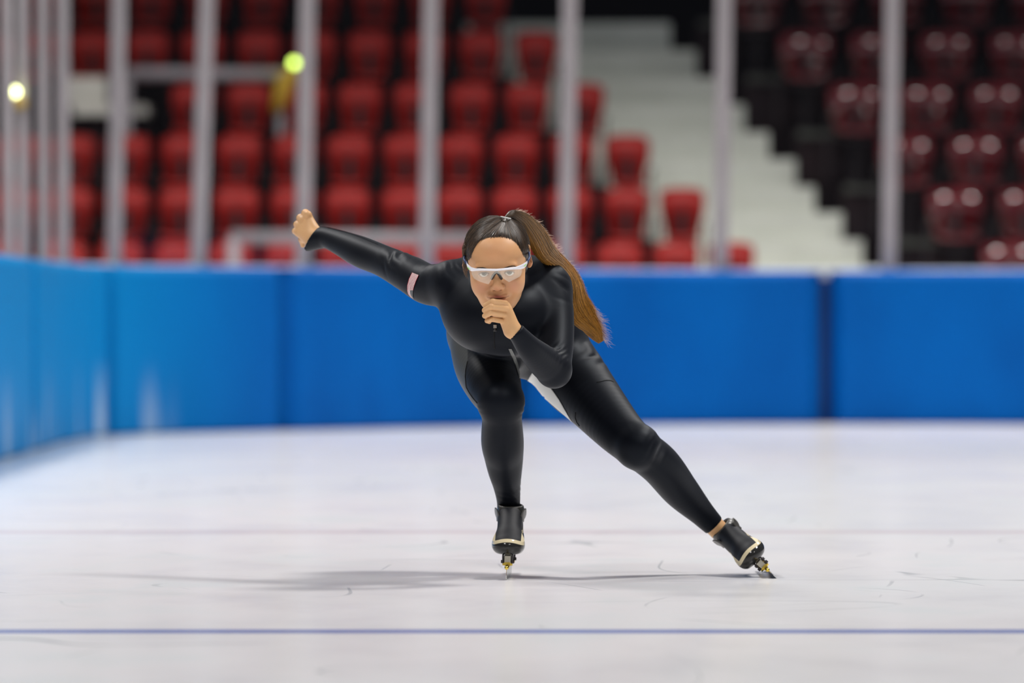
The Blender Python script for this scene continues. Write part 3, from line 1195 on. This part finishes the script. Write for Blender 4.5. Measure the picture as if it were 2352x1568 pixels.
# silver panel inside the pushing thigh
patch('inner_thigh_panel', [(1209, 878), (1224, 888), (1242, 905.5), (1277, 935.5), (1312, 966)],
      [(1226, 850), (1241, 864), (1266, 891), (1284, 917), (1313.5, 968)], M_panel, 40, 14, start=13.95)
patch('inner_thigh_stripe', [(1168, 800), (1175, 817), (1182, 836), (1188, 855), (1192, 868)],
      [(1175, 800), (1183, 817), (1189, 837), (1192.5, 855), (1193.5, 868)], M_stripe, 24, 6, start=13.9)
seam('seam', resample_px([(1074, 829), (1070, 848), (1068.5, 865), (1071, 889), (1078, 902), (1087, 915), (1096, 925)], 30), start=13.9)
seam('seam', resample_px([(1371, 878), (1380, 876), (1392, 873), (1403, 874), (1409, 877)], 16), start=14.0)
seam('seam', resample_px([(1322, 947), (1321, 958), (1325, 970), (1331, 978)], 14), start=14.0)
seam('seam', resample_px([(752, 523), (790, 532), (830, 545), (868, 561)], 30), .0005)  # not stitching: thin line shaped after a fold highlight on the sleeve
# front zip and pull
seam('zipper', resample_px([(1135, 757), (1135, 780), (1136, 800)], 16), .0014)
pz = cast([(1137, 750)])[0] + np.array([0, -.004, 0])
zp = MB().box((pz[0], pz[1], pz[2]), (.0085, .004, .009)).build('zip_pull', M_zip, suit, bevel=.001)
MB().tube([pz + np.array([0, -.001, -.004]), pz + np.array([0, -.001, -.012])], .0042, 10).build('zip_tab', M_black, zp, smooth=True)

# flag on the upper arm: stripes and canton across a small patch
n, k = 26, 27
A = resample_px([(947, 626), (940, 640), (936, 655), (936, 667), (938, 675), (943, 681), (949, 685)], n)
B = resample_px([(962.5, 632), (956, 646), (951, 660), (949, 670), (948.5, 677), (949.5, 682), (951, 686)], n)
G = np.stack([A + (B - A) * s for s in np.linspace(0, 1, k)], 1).reshape(-1, 2)
P = cast(G)
P = (P + sdf_normal(SUIT, P) * .0011).reshape(n, k, 3)
flag = MB().grid([[tuple(p) for p in row] for row in P]).build('flag_patch', None, suit, smooth=True)
for mm in (mat('flag_white', (.80, .76, .75), .6), mat('flag_red', (.36, .03, .045), .6), mat('flag_canton', (.10, .11, .12), .6)):
    flag.data.materials.append(mm)
for i in range(n - 1):
    for j in range(k - 1):
        st = j // 2
        m_ = 1 if st % 2 == 0 else 0
        if i > (n - 1) * .60 and j >= 12:
            m_ = 2
        flag.data.polygons[i * (k - 1) + j].material_index = m_

# ---- eyes, brows
M_eye = mat('eye', (.8, .78, .74), .12)
t = NT(M_eye)
ex, ey, ez = t.xyz(t.pos())
r2 = t.math('SQRT', t.math('ADD', t.math('MULTIPLY', ex, ex), t.math('MULTIPLY', ez, ez)))
c = t.mix(t.step(r2, .0061, .0066), (.085, .090, .068), (.80, .78, .74))
c = t.mix(t.step(r2, .0024, .0028), (.004, .004, .004), c)
t.color(c)
for s_ in (-1, 1):
    e = MB().ball((0, 0, 0), .0124, 24, 16).build('eyeball', M_eye, person, smooth=True)
    # the gaze: towards the camera, up under the brow
    p = h3(s_ * .0305, -.0765, 0)
    e.matrix_parent_inverse = Matrix()
    e.location = p
    to = (Vector((0, 0, CAMH)) - p).normalized()
    e.rotation_euler = to.to_track_quat('-Y', 'Z').to_euler()

M_brow = mat('brow_hair', (.018, .011, .008), .7)


def on_head(x, z, off=0):
    """point on the face skin at head x, z, coming from the front"""
    P = np.array([[x, -.20, z]])
    for _ in range(60):
        P[:, 1] += np.clip(sdf_pts(SK, P), -.02, .05) * .8
    nn = sdf_normal(SK, P)
    return (P + nn * off)[0]


for s_ in (-1, 1):
    mb = MB()
    for q in range(95):
        u = random.random()
        x = s_ * (.013 + .033 * u)
        z = float(np.interp(u, (0, .25, .5, .75, 1), (.0145, .0190, .0218, .0226, .0190))) + random.uniform(-.0017, .0017) * (1.1 - u)
        a = on_head(x, z, -.0004)
        b = on_head(min(abs(x + s_ * .0055), .0475) * s_, z + .0022 * (1 - 1.8 * u), .0008)
        mb.tube([Vector(H([a])[0]), Vector(H([(a + b) / 2 + np.array([0, -.0006, 0])])[0]), Vector(H([b])[0])], [.00050, .00045, .00010], 4)
    mb.build('eyebrow', M_brow, person, smooth=True)
    # lashes along the upper lid
    mb = MB()
    pts = []
    for q in range(15):
        u = -1 + q / 7
        pts.append(Vector(H([(s_ * .0305 + u * .0132, -.0895 + .0045 * u * u, .0012 + .0060 * (1 - u * u))])[0]))
    mb.tube(pts, .0006, 6).build('eyelashes', M_brow, person, smooth=True)

# ---- hair: cap, combed strands, ponytail
M_hair = mat('dark_brown_hair', (.020, .012, .008), .36, spec=.55)
M_hairs = mat('hair_strand', (.03, .018, .012), .34, spec=.6)
t = NT(M_hairs)
ht = t.n('ShaderNodeVertexColor')
ht.layer_name = 'tint'
t.color(ht.outputs[0])
CAPC, CAPR = np.array((0, .018, .022)), np.array((.0785, .0945, .0715))
class FACEWIN:
    """the part of the head left free of hair: a rounded opening seen along the face, k as for a cut"""
    def __init__(s, w, h, k=.003):
        s.w, s.h, s.k, s.sub = w, h, k, True
        s.lo, s.hi = np.array((-.1, -.2, -.2)), np.array((.1, .01, .15))

    def d(s, x, y, z):
        q = np.maximum(z * .899 + (y + .081) * .438, 0) / s.h
        u = np.abs(x - .001) / s.w
        return np.maximum(((u ** 3 + q ** 3) ** (1 / 3) - 1) * .07, y - .0)


CAPADD = [EL(CAPC, CAPR, .01), EL((0, .02, -.02), (.074, .07, .06), .02), EL((0, -.043, .037), (.0585, .0462, .0412), .03)]
CAP = CAPADD + [
       FACEWIN(.0655, .0915),
       EL((0, -.05, -.090), (.1, .10, .075), .01, sub=True)]
for s_ in (-1, 1):
    CAP.append(RC((s_ * .067, -.012, .03), (s_ * .0705, -.010, -.004), .008, .003, .012))
TIE = np.array((.025, .020, .0955))
Vc, Fc = surface(CAP, .0022)
hair = link_np('hair', H(Vc), Fc, M_hair, person)

strands_v, strands_f, strands_c = [], [], []


def strand(pts, r, cols, n=3):
    """thin tapered lock as a tube; pts (m,3), cols (m,3)"""
    pts = np.asarray(pts)
    m = len(pts)
    T = np.gradient(pts, axis=0)
    T /= np.maximum(np.linalg.norm(T, axis=1, keepdims=True), 1e-9)
    up = np.array([.3, .5, .8])
    A = np.cross(T, up)
    A /= np.maximum(np.linalg.norm(A, axis=1, keepdims=True), 1e-9)
    B = np.cross(T, A)
    rr = np.asarray(r) if hasattr(r, '__len__') else np.full(m, r) * np.r_[np.full(m - 1, 1.0), .3]
    ang = 2 * PI * np.arange(n) / n
    V = pts[:, None, :] + rr[:, None, None] * (A[:, None, :] * np.cos(ang)[None, :, None] + B[:, None, :] * np.sin(ang)[None, :, None])
    base = sum(len(v) for v in strands_v)
    i = np.arange(m - 1)[:, None]
    k_ = np.arange(n)[None, :]
    F = np.stack([i * n + k_, i * n + (k_ + 1) % n, (i + 1) * n + (k_ + 1) % n, (i + 1) * n + k_], -1).reshape(-1, 4) + base
    strands_v.append(V.reshape(-1, 3))
    strands_f.append(F)
    strands_c.append(np.repeat(np.asarray(cols), n, axis=0))


def flush(name, m, parent):
    global strands_v, strands_f, strands_c
    V, F, C = np.concatenate(strands_v), np.concatenate(strands_f), np.concatenate(strands_c)
    o = link_np(name, V, F, m, parent)
    a = o.data.color_attributes.new('tint', 'FLOAT_COLOR', 'POINT')
    a.data.foreach_set('color', np.concatenate([C, np.ones((len(C), 1))], 1).astype(np.float32).ravel())
    strands_v, strands_f, strands_c = [], [], []
    return o


# combed-back strands from the hairline to the tie
DK, MD, GD = np.array((.022, .013, .008)), np.array((.14, .080, .038)), np.array((.66, .30, .035))


def cap_dir(p):
    return (p - CAPC) / CAPR


# start points: the cut edge and the skin just inside it, found on the cap
WINDOW = [FACEWIN(.0625, .0850)]
Vk, Fk = surface(CAPADD + WINDOW + CAP[-2:], .0025)
combed = []


def EDGE(p):
    return min(float(w.d(p[0], p[1], p[2])) for w in WINDOW)


edge = WINDOW[0].d(Vk[:, 0], Vk[:, 1], Vk[:, 2])
outer = sdf_pts(CAPADD, Vk) > -.0014
rim = Vk[outer & (edge < .0045) & (Vk[:, 2] > -.01)]
rest = Vk[outer & (edge >= .0045) & (Vk[:, 2] > -.02) & (Vk[:, 1] < .06)]
for i in range(4200):
    p0 = rim[rng.integers(len(rim))] if rng.random() < .6 else rest[rng.integers(len(rest))]
    p0 = p0 + rng.normal(0, .0012, 3)
    if rng.random() < .3:
        p0 = p0 + (np.array((0, -.07, .02)) - p0) * rng.uniform(.02, .10)
    d0 = cap_dir(p0)
    d0 = d0 / np.linalg.norm(d0)
    d1 = cap_dir(TIE)
    d1 = d1 / np.linalg.norm(d1)
    om = math.acos(np.clip(d0 @ d1, -1, 1))
    pts = []
    for s in np.linspace(-.035, 1, 9):
        q = (math.sin((1 - s) * om) * d0 + math.sin(s * om) * d1) / max(math.sin(om), 1e-4)
        pts.append(CAPC + CAPR * q / np.linalg.norm(q))
    combed.append((np.array(pts), rng.uniform(.0001, .0022)))
allp = np.concatenate([c[0] for c in combed])
want = np.concatenate([c[1] * np.sin(np.linspace(0, PI, 9)) ** .5 - .0026 * np.linspace(1, 0, 9) ** 5 + .009 * np.linspace(0, 1, 9) ** 4 for c in combed])
for _ in range(4):
    allp = allp + sdf_normal(CAPADD, allp) * (want - sdf_pts(CAPADD, allp))[:, None]
allp = allp.reshape(-1, 9, 3)
for pts in allp:
    col = DK * rng.uniform(.7, 1.5) + MD * rng.uniform(0, .5) * (rng.random() < .5)
    strand(H(pts), rng.uniform(.0004, .0010) * np.r_[.25, .6, .85, 1, 1, 1, 1, .9, .7], np.tile(col, (9, 1)), 4)
flush('combed_hair', M_hairs, hair)

tie_p = TIE[None, :].copy()
for _ in range(6):
    tie_p = tie_p + sdf_normal(CAPADD, tie_p) * (.009 - sdf_pts(CAPADD, tie_p))[:, None]
TIEW = H(tie_p)[0]
print('tie px', 1176 + FPX * TIEW[0] / TIEW[1], HORIZ - FPX * (TIEW[2] - CAMH) / TIEW[1], TIEW[1])
# ponytail: guide with widths, blown out behind her left shoulder
GUIDE = [(1163, 502, 13.748, 3, 3), (1175, 492, 13.715, 9, 9), (1188, 496, 13.735, 13, 14), (1206, 508, 13.775, 17, 20), (1232, 540, 13.845, 23, 25), (1254, 578, 13.94, 25, 26),
         (1284, 608, 14.03, 21, 25), (1311, 645, 14.10, 20, 25), (1324, 690, 14.13, 24, 25), (1343, 728, 14.14, 31, 26), (1363, 757, 14.14, 21, 19),
         (1380, 786, 14.14, 5, 8)]
gp = np.array([W(g[0], g[1], g[2]) for g in GUIDE])
gp[0] = TIEW
gw = np.array([(g[3] * g[2] / FPX, g[4] * g[2] / FPX) for g in GUIDE])
ts = np.linspace(0, 1, len(GUIDE))


def cat(arr, s):
    """smooth interpolation along the guide"""
    x = s * (len(arr) - 1)
    i = np.clip(np.floor(x).astype(int), 0, len(arr) - 2)
    f_ = (x - i)[:, None]
    p0, p1, p2, p3 = arr[np.maximum(i - 1, 0)], arr[i], arr[i + 1], arr[np.minimum(i + 2, len(arr) - 1)]
    return .5 * (2 * p1 + (p2 - p0) * f_ + (2 * p0 - 5 * p1 + 4 * p2 - p3) * f_ ** 2 + (3 * p1 - p0 - 3 * p2 + p3) * f_ ** 3)


for i in range(5200):
    m = 22
    end = 1.0 if rng.random() < .22 else rng.uniform(.70, 1.0)
    s = np.linspace(0, end, m)
    c_ = cat(gp, s)
    w_ = cat(gw, s)
    T = np.gradient(c_, axis=0)
    T /= np.linalg.norm(T, axis=1, keepdims=True)
    side = np.cross(T, np.array([0, 1, 0]))
    side /= np.maximum(np.linalg.norm(side, axis=1, keepdims=True), 1e-6)
    dep = np.cross(T, side)
    q = rng.uniform(0, 2 * PI)
    rr = math.sqrt(rng.random())
    u, v = rr * math.cos(q), rr * math.sin(q)
    ph = rng.uniform(0, 2 * PI)
    wave = .24 * np.sin(s * 17 + ph * .35 + u * 1.5) * s
    stray = 0
    if rng.random() < .06:
        stray = np.maximum(0, s - rng.uniform(.25, .8)) * rng.uniform(.2, 1.1)
    pts = c_ - side * (w_[:, 0] * (u + wave))[:, None] + dep * (w_[:, 1] * (v * .9 + .16 * np.cos(s * 14 + ph * .35) * s))[:, None]
    if not np.isscalar(stray):
        pts = pts + np.outer(stray, np.array([.03, 0, .018])) * .8
    tcol = np.clip((s - .12) / .45, 0, 1)[:, None]
    col = (DK + MD * .35) * (1 - tcol) + GD * tcol * (.55 + .5 * rng.random())
    col = col * rng.uniform(.6, 1.25)
    if rng.random() < .25:
        col = col * .45
    strand(pts, rng.uniform(.00020, .00058) * np.r_[np.linspace(1, .9, m - 4), .8, .6, .4, .15], col, 3)
# frizz along the wind-blown upper edge, rim light painted into its pale colour
for i in range(900):
    s0 = rng.uniform(.12, .98)
    c_ = cat(gp, np.array([s0, s0 + .01]))
    w_ = cat(gw, np.array([s0]))[0]
    T = (c_[1] - c_[0]) / np.linalg.norm(c_[1] - c_[0])
    side = np.cross(T, np.array([0, 1, 0]))
    side = side / np.linalg.norm(side)
    side = side if side[0] + side[2] > 0 else -side
    L = rng.uniform(.008, .030) * (.6 + .6 * s0)
    a = c_[0] + side * w_[0] * rng.uniform(.6, 1.0) + np.array([0, rng.uniform(-.5, .5) * w_[1], 0])
    q = np.linspace(0, 1, 9)[:, None]
    curl = np.sin(q * rng.uniform(2, 6) + rng.uniform(0, 6)) * L * .16
    pts = a + T * L * q * rng.uniform(.7, 1.2) + side * L * (.55 * q ** 1.4) * rng.uniform(.3, 1.0) + side * curl * q
    strand(pts, rng.uniform(.00012, .00026), np.tile(GD * .45 + rng.uniform(.15, .55), (9, 1)), 3)
pony = flush('ponytail', M_hairs, hair)
# wisps at the temples
for i in range(330):
    s_ = 1 if i < 40 else -1
    a = np.array((s_ * (.0700 if s_ > 0 else rng.uniform(.070, .077)), -.010 + rng.uniform(-.014, .012), .018 + rng.uniform(-.022, .034)))
    b = a + np.array((s_ * rng.uniform(.001, .006), .008, -rng.uniform(.010, .026 if s_ > 0 else .045)))
    mid = (a + b) / 2 + np.array((s_ * (.006 if s_ > 0 else rng.uniform(.004, .010)), -.004, .003))
    s = np.linspace(0, 1, 8)[:, None]
    strand(H((1 - s) ** 2 * a + 2 * s * (1 - s) * mid + s * s * b), .0004, np.tile(DK * 1.2 + MD * rng.uniform(.3, 1.1), (8, 1)), 3)
flush('loose_hair', M_hairs, hair)
M_tie = mat('pale_hair_tie', (.62, .62, .60), .4)
mb = MB()
tc = TIEW
ax_ = Vector(gp[2] - gp[0]).normalized()
e1 = ax_.cross(Vector((0, 1, 0))).normalized()
e2 = ax_.cross(e1)
ax_ = Vector(Rh @ Vector((.25, .42, .87))).normalized()
e1 = ax_.cross(Vector((0, 1, 0))).normalized()
e2 = ax_.cross(e1)
ring = [Vector(tc) + (e1 * math.cos(q) + e2 * math.sin(q)) * .0115 for q in np.linspace(0, 2 * PI, 25)]
mb.tube(ring, .0018, 8, False).build('hair_tie', M_tie, hair, smooth=True)

# ---- glasses
M_frame = mat('white_frame', (.80, .80, .86), .28)
M_lens = bpy.data.materials.new('hazed_lens')
M_lens.use_nodes = True
t = NT(M_lens)
t.t.nodes.clear()
tr = t.n('ShaderNodeBsdfTransparent')
tr.inputs[0].default_value = (.93, .92, .88, 1)
gl = t.n('ShaderNodeBsdfGlossy')
gl.inputs['Roughness'].default_value = .15
gl.inputs['Color'].default_value = (1, .97, .9, 1)
df = t.n('ShaderNodeBsdfDiffuse')
df.inputs[0].default_value = (.80, .76, .66, 1)  # pale reflected haze put into the lens as a beige colour
m1 = t.n('ShaderNodeMixShader')
m1.inputs[0].default_value = .26
m2 = t.n('ShaderNodeMixShader')
m2.inputs[0].default_value = .08
out = t.n('ShaderNodeOutputMaterial')
t.l(tr.outputs[0], m1.inputs[1])
t.l(df.outputs[0], m1.inputs[2])
t.l(m1.outputs[0], m2.inputs[1])
t.l(gl.outputs[0], m2.inputs[2])
t.l(m2.outputs[0], out.inputs[0])
M_temple = mat('dark_blue_temple', (.02, .04, .12), .4)
M_green = mat('green_accent', (.30, .75, .15), .4)


def gy(x):
    """wrap of the shield: distance of the lens plane in head space"""
    return -.1125 + 5.2 * x * x


def gpt(px, py, dy=0):
    """lens point whose sight line passes the pixel (px, py): solved on the wrapped shield"""
    x = (px - 1141) / 952
    z = 0
    for _ in range(12):
        p = h3(x, gy(x) + dy, z)
        qx = 1176 + FPX * p.x / p.y
        qy = HORIZ - FPX * (p.z - CAMH) / p.y
        x += (px - qx) / 952
        z -= (py - qy) / 952 / math.cos(math.radians(PITCH))
    return np.array((x, gy(x) + dy, z))


topL = [(1081, 619), (1100, 619.5), (1120, 620), (1141, 620.5), (1160, 619), (1180, 617), (1197, 615)]
botL = [(1083, 629), (1088, 639), (1098, 645), (1110, 649.5), (1122, 653), (1129, 642), (1135, 630), (1141, 627), (1147, 629.5), (1156, 639),
        (1169, 648), (1180, 642), (1190, 637), (1196, 633), (1199, 624)]
tx, ty = np.array(topL).T
bx, by = np.array(botL, float).T
nx = 60
rows = []
for xq in np.linspace(1083, 1199, nx):
    y0, y1 = np.interp(xq, tx, ty), np.interp(xq, bx, by)
    rows.append([tuple(H([gpt(xq, y0 + (y1 - y0) * s)])[0]) for s in np.linspace(0, 1, 7)])
glasses = MB()
# frame: a flattened bar across the brow, swelling into the corner pieces
cs = []
for (px, py, hh_) in ((1071.5, 604, 3.2), (1073, 609, 5.5), (1077, 614, 6.2), (1083, 618, 5.2), (1092, 619, 3.0), (1108, 618.8, 2.4), (1125, 619.3, 2.3),
                      (1141, 619.6, 2.3), (1156, 618.2, 2.3), (1172, 616.5, 2.5), (1186, 615.3, 3.2), (1195, 613.5, 5.2), (1202, 611, 6.2),
                      (1208, 606.5, 5.5), (1211.5, 601, 3.2)):
    cs.append((gpt(px, py), hh_ / 952))
P = []
for (c_, r_) in cs:
    P.append([tuple(H([c_ + np.array((0, .0032 * math.cos(q), r_ * math.sin(q)))])[0]) for q in np.linspace(0, 2 * PI, 13)])
glasses.grid(P)
glasses.f.append(tuple(range(13)))
glasses.f.append(tuple(len(glasses.v) - 13 + i for i in range(13)))
glasses = glasses.build('glasses', M_frame, person, smooth=True)
MB().grid(rows).build('lens', M_lens, glasses, smooth=True)
for pts in ([(1139, 625), (1133, 634), (1129, 643)], [(1141, 624), (1148, 634), (1152, 643)]):
    q = [Vector(H([gpt(px, py, .004) + np.array((0, .003 * i, 0))])[0]) for i, (px, py) in enumerate(pts)]
    MB().tube(q, [.0030, .0040, .0032], 8).build('nose_pad', M_black, glasses, smooth=True)
for s_, cpt in ((-1, cs[0][0]), (1, cs[-1][0])):
    e = np.array((s_ * .0775, -.010, .018))
    e2_ = np.array((s_ * .079, .022, .004))
    pts = [cpt, (cpt + e) / 2 + np.array((s_ * .004, 0, 0)), e, e2_]
    MB().tube([Vector(H([q])[0]) for q in pts], [.0032, .0028, .0026, .0022], 8).build('temple_arm', M_temple, glasses, smooth=True)
for pts in ([(1073.5, 612), (1076, 616), (1080, 619.5)], [(1203, 612), (1206, 609.5), (1209, 606)]):
    q = [Vector(H([gpt(px, py, -.0030)])[0]) for px, py in pts]
    MB().tube(q, [.0006, .0014, .0006], 6).build('accent_mark', M_green, glasses, smooth=True)

# ---- skates
M_boot = mat('black_boot', (.014, .015, .018), .40, spec=.3)
t = NT(M_boot)
bx_, by_, bz_ = t.xyz(t.pos())
ax = t.math('ABSOLUTE', bx_)
# cream band: over the toe it sits at a height that dips to the sides; along the sides it climbs
zt_ = t.math('SUBTRACT', t.math('ADD', .1035, t.math('MULTIPLY', t.math('ADD', by_, .13), .16)), t.math('MULTIPLY', t.math('MULTIPLY', ax, ax), 9.0))
dz = t.math('SUBTRACT', bz_, zt_)
side_w = t.math('MULTIPLY', t.step(ax, .0318, .0330), .030)
hi_ = t.math('SUBTRACT', 1.0, t.step(t.math('SUBTRACT', dz, side_w), .0028, .0038))
lo_ = t.step(dz, -.0044, -.0034)
zcap = t.math('SUBTRACT', 1.0, t.step(bz_, .132, .138))
band = t.math('MULTIPLY', t.math('MULTIPLY', hi_, lo_), zcap)
vamp = t.step(dz, .002, .003)
c = t.mix(vamp, (.020, .020, .020), (.005, .006, .010))
c = t.mix(band, c, (.62, .54, .36))
t.color(c)
t.l(t.math('ADD', .14, t.math('MULTIPLY', vamp, .48)), t.b.inputs['Roughness'])
t.bump(t.noise(t.pos(), 90, 4, .6), .12, .002)
M_leather = noisy('grey_black_leather', (.035, .032, .030), (.06, .058, .052), 90, .36)
M_gold = mat('gold_metal', (.78, .56, .10), .25, 1.0)
M_brass = mat('silver_metal', (.60, .56, .46), .3, 1.0)
M_steel = mat('blade_steel', (.50, .50, .47), .22, 1.0)

BOOT = [EL((0, -.118, .081), (.0395, .062, .0245), .015), EL((0, -.125, .088), (.034, .045, .026), .015),
        RC((0, -.10, .088), (0, .03, .088), .031, .029, .02), RC((0, -.105, .100), (0, -.028, .145), .029, .031, .02),
        RC((0, .005, .10), (0, .012, .172), .033, .030, .02), EL((0, .035, .09), (.031, .035, .032), .015),
        EL((0, -.05, .045), (.06, .16, .019), .006, sub=True), CUT((0, .01, .171), (0, .05, 1), .08)]
Vbt, Fbt = surface(BOOT, .0017)


def skate(loc, roll, yaw):
    boot = link_np('ice_skate', Vbt, Fbt, M_boot, person)
    boot.matrix_basis = Matrix.Translation(loc) @ Matrix.Rotation(math.radians(yaw), 4, 'Z') @ Matrix.Rotation(math.radians(roll), 4, 'Y')
    # padded collar round the ankle
    P = []
    for z, r in ((.150, .0345), (.158, .0350), (.168, .0335), (.1765, .0312), (.1785, .0290), (.170, .0270)):
        P.append([(r * math.cos(q), .011 - .004 * (z - .15) / .03 + (r + .004) * math.sin(q), z + .004 * math.sin(q)) for q in np.linspace(0, 2 * PI, 29)])
    MB().grid(P).build('ankle_collar', M_leather, boot, smooth=True, solid=.002)
    # stiff side flaps standing off the ankle
    for s_ in (-1, 1):
        P = []
        for i in range(9):
            u = i / 8
            row = []
            for j in range(7):
                v = j / 6
                y = -.044 + .070 * v
                top = .176 - .034 * abs(v - .25) * 2 ** .5
                z = .138 + (top - .138) * u
                x = s_ * (.0335 + .0055 * u * u - .012 * (abs(v - .5) * 2) ** 2.5 * (1 - .3 * u))
                row.append((x, y, z))
            P.append(row)
        MB().grid(P).build('ankle_flap', M_leather, boot, smooth=True, solid=.0022)
    # lace cover: a raised ridge down the instep
    MB().tube([(.001, -.072, .1415), (.001, -.052, .1560), (.0, -.034, .1690)], [.0012, .0016, .0012], 8).build('cover_zip', M_black, boot, smooth=True)
    # blade: steel runner in a gold tube, hung from two cups
    m = MB()
    prof = [(-.215, .012), (-.206, .0022), (-.195, .0), (.185, .0), (.198, .004), (.204, .016), (.204, .024), (-.205, .026)]
    n = len(prof)
    vs = [(x, y, z) for x in (-.0006, .0006) for y, z in prof]
    m.add(vs, [tuple(range(n)), tuple(range(2 * n - 1, n - 1, -1))] + [(i, i + n, (i + 1) % n + n, (i + 1) % n) for i in range(n)])
    bl = m.build('blade', M_steel, boot)
    MB().tube([(0, -.213, .030), (0, -.208, .031), (0, .203, .031)], [.0030, .0052, .0052], 12).build('blade_tube', M_gold, bl, smooth=True)
    for y0, hh_ in ((-.135, 0), (.045, 0)):
        hd = MB().box((0, y0, .0495), (.017, .03, .020)).build('blade_holder', M_brass, boot, bevel=.002)
        mm = MB()
        for s_ in (-1, 1):
            mm.box((s_ * .0115, y0, .050), (.004, .034, .022))
            mm.tube([(s_ * .0085, y0 - .004, .043), (s_ * .0165, y0 - .004, .043)], .0042, 8)
        mm.build('bracket', M_iron, hd, bevel=.001)
        MB().tube([(-.0125, y0 - .008, .0385), (.0125, y0 - .008, .0385)], .0048, 10).box((0, y0, .0375), (.014, .036, .009)).build('pivot', M_gold, hd, smooth=False)
    return boot


bR = W(1168, 1325, 14.20)
skate(Vector((bR[0] + .001, 14.23, 0)), 1.5, -1.8)
bL = W(1776, 1325, 14.32)
skate(Vector((bL[0], 14.325, 0.0005)), -48, 0)
